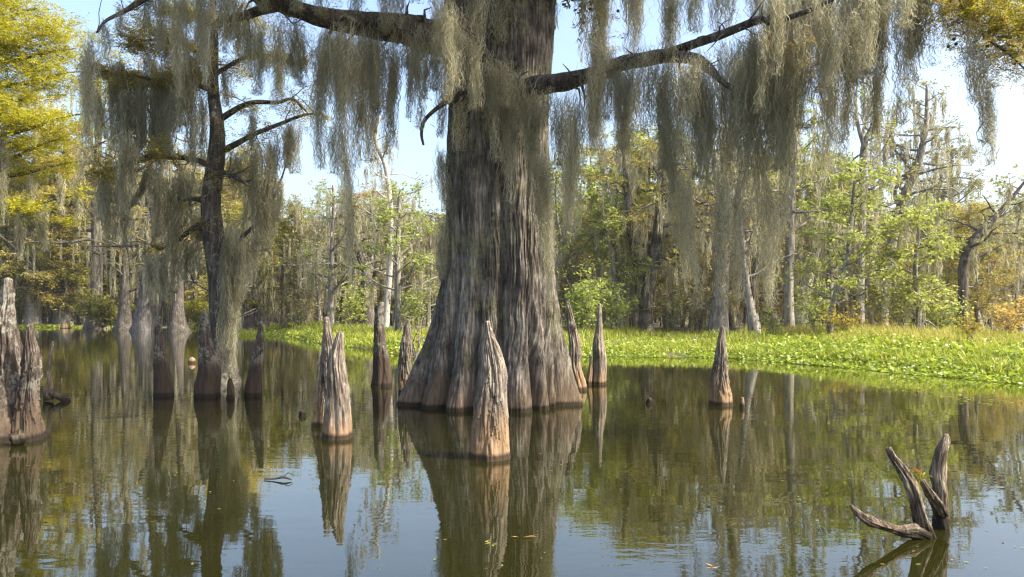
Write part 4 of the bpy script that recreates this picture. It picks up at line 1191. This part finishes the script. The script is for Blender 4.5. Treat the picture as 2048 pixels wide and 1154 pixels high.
LAND = [(-90, 60, 'behind the left knee clump'), (60, 175, 'above the strip of green on the far shore'), (175, 300, 'behind the far flared cypresses'), (300, 400, 'behind the leftmost lichen knee'),
        (400, 480, 'behind the young moss hung cypress'), (480, 560, 'behind the rightmost lichen knee'), (560, 640, 'in the middle wood left of the joined pair'), (640, 720, 'behind the joined pair of knees'),
        (720, 800, 'behind the dark brown based knee'), (800, 1000, 'just left of the great trunk'), (1000, 1180, 'just right of the great trunk'), (1180, 1260, 'behind the needle shaped knee'),
        (1260, 1380, 'behind the dark forked trunk'), (1380, 1480, 'behind the lone ragged knee'), (1480, 1560, 'behind the slim leaning trunk'), (1560, 1650, 'behind the straight grey trunk'),
        (1650, 1750, 'behind the forked bare top'), (1750, 1880, 'behind the tall leaning tree'), (1880, 1980, 'behind the dark curved trunk'), (1980, 2200, 'at the right end of the wood')]
placed = []
def put(kd, px, Y, Hwant, rng):
    lst = PR[kd]
    src = lst[rng.integers(len(lst))]
    x = (px - CX) * Y / F
    z = float(gz(x, Y)) if shore(x, Y) > 0 else 0
    if not src[2]:
        src[2] = True
        o = src[0]
        kids = list(o.children)
    else:
        o = src[0].copy()
        COL.objects.link(o)
        for ch in src[0].children:
            c = ch.copy()
            COL.objects.link(c)
            c.parent = o
    o.location = (x, Y, z)
    s = Hwant / src[1]
    o.scale = (s * rng.uniform(.9, 1.15), s * rng.uniform(.9, 1.15), s)
    o.rotation_euler = (0, 0, rng.uniform(0, 6.28))
    placed.append((px, Y, Hwant, kd, o))

rng = np.random.default_rng(5)
def row(n, p0, p1, y0, y1, h0, h1, kinds):
    xs = np.linspace(p0, p1, n) + rng.uniform(-.45, .45, n) * (p1 - p0) / n
    for x in xs:
        kd = kinds[rng.integers(len(kinds))]
        put(kd, x, rng.uniform(y0, y1), rng.uniform(h0, h1) * (1 - .25 * min(1, max(0, (x - 1640) / 120))), rng)
row(12, -70, 480, 84, 92, 13, 19, ['amber', 'amber', 'amber', 'olive', 'dull'])
row(12, -70, 500, 94, 108, 15, 22, ['amber', 'dull', 'amber', 'orange'])
row(11, 480, 900, 57, 64, 7.5, 11, ['olive', 'green', 'dull', 'dull', 'bare'])
row(11, 470, 900, 66, 80, 9, 12, ['orange', 'dull', 'dull', 'olive'])
row(16, 1110, 2110, 43, 50, 7.5, 11, ['orange', 'green', 'green', 'dull', 'olive', 'bare'])
row(18, 1100, 2120, 51, 60, 8.5, 12.5, ['orange', 'dull', 'green', 'dull', 'bare', 'orange'])
row(15, 1100, 2130, 62, 75, 10, 14, ['orange', 'dull', 'olive', 'dull'])

ORD = {2: ['left of two', 'right of two'], 3: ['left of three', 'middle of three', 'right of three'], 4: ['leftmost of four', 'second of four', 'third of four', 'rightmost of four']}
buckets = {}
for p_ in placed:
    for a, b, txt in LAND:
        if a <= p_[0] < b:
            buckets.setdefault((p_[3], txt), []).append(p_)
for (kd, txt), ls in buckets.items():
    ls.sort(key=lambda q: q[0])
    for n_, q in enumerate(ls):
        pre = '' if len(ls) == 1 else ', ' + ORD.get(len(ls), [q_ + ' from the left' for q_ in ('first', 'second', 'third', 'fourth', 'fifth', 'sixth', 'seventh', 'eighth', 'ninth')])[n_]
        tag(q[4], DESC[kd] + ' ' + txt + pre, 'tree', 'trees of the wood beyond the water')
for kd in PR:
    for src in PR[kd]:
        if not src[2]:
            for c in list(src[0].children): bpy.data.objects.remove(c)
            bpy.data.objects.remove(src[0])

# ------------------------------------------------------------------ the far wood, one mass
rg = np.random.default_rng(9)
fw, fl, fm = [], [], []
for n_ in range(330):
    px = rg.uniform(-220, 2260)
    Y = rg.uniform(100, 150) if px < 500 else rg.uniform(78, 130)
    H = (rg.uniform(13, 20) if px < 480 else rg.uniform(8, 12.5)) * Y / (125 if px < 500 else 100)
    b = np.array([(px - CX) * Y / F, Y, .3])
    tp = b + [rg.normal(0, .8), rg.normal(0, .8), H]
    fw.append(tube([b, (b + tp) / 2 + rg.normal(0, .4, 3), tp], [H * .022, H * .014, H * .004], 6))
    n = 150
    f = rg.random(n) ** .8
    cw = (.5 + 2.2 * np.sin(np.clip(f, .05, 1) * np.pi * .9))
    C = b + (tp - b) * f[:, None] + rg.normal(0, .5, (n, 3)) * np.stack([cw, cw, cw * .4], 1)
    V, Q = leaves(C, rg, 3, .35, .42, .22, .5, .35)
    fl.append((V, Q))
    m = 70
    C = b + (tp - b) * rg.random(m)[:, None] + rg.normal(0, 1, (m, 3)) * [1.0, 1.0, .3]
    L = rg.uniform(.6, 2.4, m)
    w = rg.uniform(.04, .12, m)
    a = rg.uniform(0, 3.14, m)
    o_ = np.stack([np.cos(a) * w, np.sin(a) * w, 0 * a], 1)
    dn = np.stack([0 * a, 0 * a, -L], 1)
    fm.append((np.stack([C - o_, C + o_, C + dn + o_ * .2, C + dn - o_ * .2], 1).reshape(-1, 3), np.arange(m * 4).reshape(-1, 4)))
for n_ in range(460):
    px = rg.uniform(-150, 2200)
    Y = rg.uniform(90, 112) if px < 490 else (rg.uniform(62, 95) if px < 1000 else rg.uniform(50, 90))
    H = rg.uniform(.55, 1.0) * (13 if px < 490 else 8.5)
    b = np.array([(px - CX) * Y / F, Y, .1])
    tp = b + [rg.normal(0, .5), rg.normal(0, .5), H]
    r_ = rg.uniform(.05, .13) * Y / 70
    fw.append(tube([b, (b + tp) / 2 + rg.normal(0, .18, 3), tp], [r_, r_ * .75, r_ * .3], 6))
    for q in range(4):
        c_ = b + (tp - b) * rg.uniform(.35, 1)
        e_ = c_ + [rg.normal(0, 1.1), rg.normal(0, 1.1), rg.uniform(.2, 1.2)]
        fw.append(tube([c_, (c_ + e_) / 2 + [0, 0, .15], e_], [r_ * .35, r_ * .22, r_ * .1], 4))
a, b, c = cat(fw), cat(fl), cat(fm)
V, Q = cat([a, b, c])
mi = np.r_[np.zeros(len(a[1])), np.ones(len(b[1])), np.full(len(c[1]), 2)]
M['farleaf'] = leafmat('far_wood_leaves', [(0.20, 0.14, 0.05), (0.33, 0.25, 0.09), (0.28, 0.28, 0.10), (0.40, 0.36, 0.22)], .4)
tag(mesh('far_wood', V, Q, [M['gwood'], M['farleaf'], M['fmoss']], mi=mi), 'hazy far wood closing the view behind the nearer trees', kind='stuff')

# ------------------------------------------------------------------ shrubs on the bank
def shrub(label, px, py, Y, w, h, mat, n, seed, lsz=1.0, stems=9, name='shrub', cat_='shrub', group=None):
    r_ = np.random.default_rng(seed)
    x = (px - CX) * Y / F
    z = float(gz(x, Y)) if shore(x, Y) > 0 else 0
    t = Tree(seed)
    cs = []
    for k in range(stems):
        a = r_.uniform(0, 6.28)
        e = np.array([math.cos(a) * w * r_.uniform(.1, 1), math.sin(a) * w * r_.uniform(.1, 1), h * r_.uniform(.5, 1)])
        p = np.array([np.zeros(3), e * [.4, .4, .5] + r_.normal(0, .08, 3), e])
        q, rr = resample(p, [.022, .015, .006], .15)
        t.wood.append(tube(q, rr, 5))
        for _ in range(4):
            s = t.path(q[r_.integers(len(q) // 3, len(q))], r_.normal(0, 1, 3) + [0, 0, .4], h * .25, 3, .3)
            t.wood.append(tube(s, [.008, .006, .005, .003], 4))
            cs += [s[-1], s[2], s[1]]
        cs.append(e)
    cs = np.array(cs)
    t.leaf.append(leaves(cs, r_, max(1, n // len(cs)), .16 * w ** .5, .15 * lsz, .075 * lsz))
    o = empty(name, (x, Y, z))
    V, Q = cat(t.wood)
    mesh('stem', V, Q, M['fwood'], o, smooth=True)
    V, Q = cat(t.leaf)
    mesh('foliage', V, Q, M[mat], o)
    tag(o, label, cat_, group)
shrub('bright green bush just right of the great trunk', 1170, 0, 38, 1.1, 3.2, 'green', 1500, 1, 1.3, 14)
shrub('green bush between the needle shaped knee and the dark forked trunk', 1225, 0, 39, 1.0, 2.6, 'green', 900, 2, 1.2)
shrub('yellow bush at the top of the bank under the leafy tree', 1690, 0, 31, .9, 1.3, 'gold', 480, 3)
shrub('small yellow bush below the tall leaning tree', 1745, 0, 32, .6, 1.0, 'gold', 260, 4)
shrub('golden bush near the right end of the bank', 1945, 0, 29, .5, 1.0, 'gold', 240, 5)
shrub('wide amber bush at the right end of the bank', 2020, 0, 31, 1.2, 1.6, 'amber', 900, 6)
shrub('green sapling beside the thick mossy trunk', 1545, 0, 34, .6, 1.5, 'green', 300, 7)
shrub('low olive bush in the far water round the dark straight cypress', 205, 0, 75, 3.0, 3.2, 'olive', 3000, 8, 2.2, 22)
shrub('yellow green bush at the water left of the young moss hung cypress', 395, 0, 76, 1.6, 2.6, 'yellow', 1500, 9, 1.8, 14)
shrub('thin dark twiggy bush with few russet leaves left of the great trunk', 835, 0, 22, .5, 1.5, 'orange', 80, 10, .7, 7)
shrub('green bush in the wood behind the joined pair', 700, 0, 49, 1.2, 3.0, 'green', 1100, 11, 1.3, 12)
shrub('green bush behind the pale topped knee', 815, 0, 43, 1.0, 2.4, 'green', 800, 12, 1.2, 12)
shrub('dull bush at the edge of the middle wood', 600, 0, 57, 1.6, 2.2, 'dull', 900, 13, 1.4, 12)
shrub('leafy bush under the bending pale trunk', 1625, 0, 36, 1.2, 2.4, 'green', 900, 14, 1.1, 12)
shrub('leafy bush under the tall leaning tree', 1800, 0, 36, 1.4, 2.8, 'green', 1200, 15, 1.1, 14)
shrub('leafy bush before the curved leaning trunk', 1880, 0, 34, 1.2, 2.2, 'green', 900, 16, 1.1, 12)
shrub('dull twiggy bush behind the lone ragged knee', 1400, 0, 41, 1.2, 2.2, 'dull', 700, 17, 1.1, 14)
shrub('dull twiggy bush behind the dark forked trunk', 1345, 0, 42, 1.2, 2.4, 'dull', 700, 18, 1.1, 14)

fb = empty('fallen_branch', P(815, 612, 44))
tag(fb, 'pale dead branch slanting up against the great trunk', 'branch')
bb = np.array(fb.location)
V, Q = cat([tube([P(x, y, 44) - bb for x, y in ((812, 620), (835, 580), (860, 560), (886, 552))], [.09, .08, .06, .03], 7, .2), tube([P(x, y, 44) - bb for x, y in ((838, 576), (856, 578), (872, 590))], [.04, .03, .015], 5)])
mesh('branch', V, Q, M['pale'], fb, smooth=True)

# ------------------------------------------------------------------ grass and floating plants
def land_points(n, p0, p1, smin, smax, rng, power=1.0):
    px = rng.uniform(p0, p1, n)
    s = smin + (smax - smin) * rng.random(n) ** power
    D = np.interp(px, SH_PX, SH_D)
    x0_ = (px - CX) * (D + s) / F
    Y = D + s + .9 * fbm(x0_ * .45, D * .1, 2.2, 5, 3)
    x = (px - CX) * Y / F
    return x, Y, px

def blades(x, y, z, rng, h, w, lean=.45):
    n = len(x)
    a = rng.uniform(0, 2 * np.pi, n)
    d = np.stack([np.cos(a), np.sin(a), 0 * a], 1)
    s = np.stack([-np.sin(a), np.cos(a), 0 * a], 1)
    hh = h * rng.uniform(.5, 1.25, n)
    l = lean * rng.random(n) * hh
    b = np.stack([x, y, z], 1)
    ww = (w * rng.uniform(.7, 1.3, n))[:, None]
    m = b + d * (l * .35)[:, None] + np.stack([0 * a, 0 * a, hh * .6], 1)
    t = b + d * l[:, None] + np.stack([0 * a, 0 * a, hh * (1 - .25 * rng.random(n))], 1)
    V = np.stack([b - s * ww, b + s * ww, m + s * ww * .9, m - s * ww * .9, t + s * ww * .12, t - s * ww * .12], 1).reshape(-1, 3)
    k = np.arange(n)[:, None] * 6
    Q = np.concatenate([k + [0, 1, 2, 3], k + [3, 2, 4, 5]], 0)
    return V, Q

rg = np.random.default_rng(15)
parts = []
for (n, p0, p1, s0, s1, pw, h, w) in ((46000, 1100, 2160, .4, 14, 1.0, .36, .012), (17000, 540, 900, .1, 16, 1.1, .42, .016), (6000, 380, 620, .1, 10, 1, .45, .022), (5000, 20, 150, .1, 3, 1, .35, .03), (900, 150, 300, .1, 2, 1, .3, .03)):
    x, y, px = land_points(n, p0, p1, s0, s1, rg, pw)
    cl = vn(x * .55, y * .55, 0, 77)
    z = gz(x, y)
    hh = h * (.72 + .62 * cl + .25 * vn(x * 1.9, y * 1.9, 0, 76)) * np.clip(shore(x, y) / 1.5 + .45, 0, 1)
    parts.append(blades(x, y, z - .02, rg, np.maximum(hh, .1), w, .75))
x, y, px = land_points(16000, 1480, 2160, 3.0, 15, rg, .9)
k = np.exp(-((px - 1760) / 190) ** 2) + .5 * (px > 1950) + .5 * vn(x * .6, y * .6, 0, 78) > .45
x, y = x[k], y[k]
sedge = blades(x, y, gz(x, y) - .02, rg, np.full(len(x), .55) * (.8 + .4 * vn(x * .8, y * .8, 0, 79)), .011, 1.0)
V, Q = cat(parts)
tag(mesh('marsh_grass', V, Q, M['grass']), 'sunlit bright green marsh grass covering the low bank', kind='stuff')
M['sedge'] = leafmat('dry_sedge_blades', [(0.22, 0.26, 0.03), (0.42, 0.38, 0.08), (0.55, 0.46, 0.16)], .45)
tag(mesh('dry_sedge', sedge[0], sedge[1], M['sedge']), 'tan and yellow sedge on the hump of the right bank', kind='stuff')
parts = []
for (n, p0, p1, s0, s1, pw, sz) in ((19000, 1120, 2160, -.5, 3.4, 1.3, .12), (11000, 1540, 2160, -.7, 6.5, 1.1, .14), (4000, 560, 900, -.4, 3, 1.3, .13), (2000, 430, 620, -.6, 3, 1.2, .16), (1500, 20, 150, -.3, 1.5, 1, .25)):
    x, y, px = land_points(n, p0, p1, s0, s1, rg, pw)
    s = shore(x, y)
    hz = np.maximum(gz(x, y), 0) + rg.random(n) * np.clip(.10 + .10 * s, .03, .34)
    kk = vn(x * .9, y * .9, 0, 93) + rg.normal(0, .25, len(x)) > -.35
    C = np.stack([x, y, hz], 1)[kk]
    V, Q = leaves(C, rg, 1, .02, sz, sz * .62, .55)
    V[:, 2] = np.maximum(V[:, 2], .012)
    parts.append((V, Q))
V, Q = cat(parts)
tag(mesh('water_hyacinth', V, Q, M['hyacinth']), 'glossy water hyacinth leaves fringing the edge of the bank', kind='stuff')
# small floating duckweed patches by the right shore
x, y, px = land_points(2600, 1120, 2160, -5.5, -.2, rg, .6)
k = vn(x * .8, y * .8, 0, 91) + rg.normal(0, .2, len(x)) > .25
V, Q = leaves(np.stack([x[k], y[k], 0 * x[k]], 1), rg, 2, .10, .07, .05, 3, .02)
V[:, 2] = .006 + np.abs(V[:, 2]) * .1
tag(mesh('duckweed', V, Q, M['hyacinth']), 'small green floating leaves scattered on the water by the bank', kind='stuff')
# bits of leaf and bark drifting on the pond
px = rg.uniform(-60, 2110, 900)
yy_ = 660 + 480 * rg.random(900) ** 1.1
Yd = F * CAMH / (yy_ - HY)
xd = (px - CX) * Yd / F
k = (vn(xd * .7, Yd * .45, 0, 97) + rg.normal(0, .22, 900) > .30) & (shore(xd, Yd) < -.3)
C = np.stack([xd[k], Yd[k], 0 * xd[k]], 1)
V, Q = leaves(C, rg, 1, .05, .035, .013, 3, .01)
V[:, 2] = .005 + np.abs(V[:, 2]) * .1
tag(mesh('floating_litter', V, Q, M['leaf2']), 'tiny bits of leaf and bark drifting on the pond', kind='stuff')

# ------------------------------------------------------------------ the humid air
hz, ht = newmat('humid_air')
pv = N(ht, 'ShaderNodeVolumePrincipled')
pv.inputs['Color'].default_value = (1.0, 0.97, 0.92, 1)
pv.inputs['Density'].default_value = 0.0003
pv.inputs['Anisotropy'].default_value = 0.2
ho = N(ht, 'ShaderNodeOutputMaterial')
ht.links.new(pv.outputs[0], ho.inputs['Volume'])
X0, X1, Ya, Yb, Za, Zb = -712.0, 712.0, -212.0, 912.0, -2.3, 32.0
hv = [(X0, Ya, Za), (X1, Ya, Za), (X1, Yb, Za), (X0, Yb, Za), (X0, Ya, Zb), (X1, Ya, Zb), (X1, Yb, Zb), (X0, Yb, Zb)]
hq = [(3, 2, 1, 0), (4, 5, 6, 7), (0, 1, 5, 4), (1, 2, 6, 5), (2, 3, 7, 6), (3, 0, 4, 7)]
tag(mesh('haze', hv, hq, hz), 'thin bright haze in the humid air', kind='stuff')
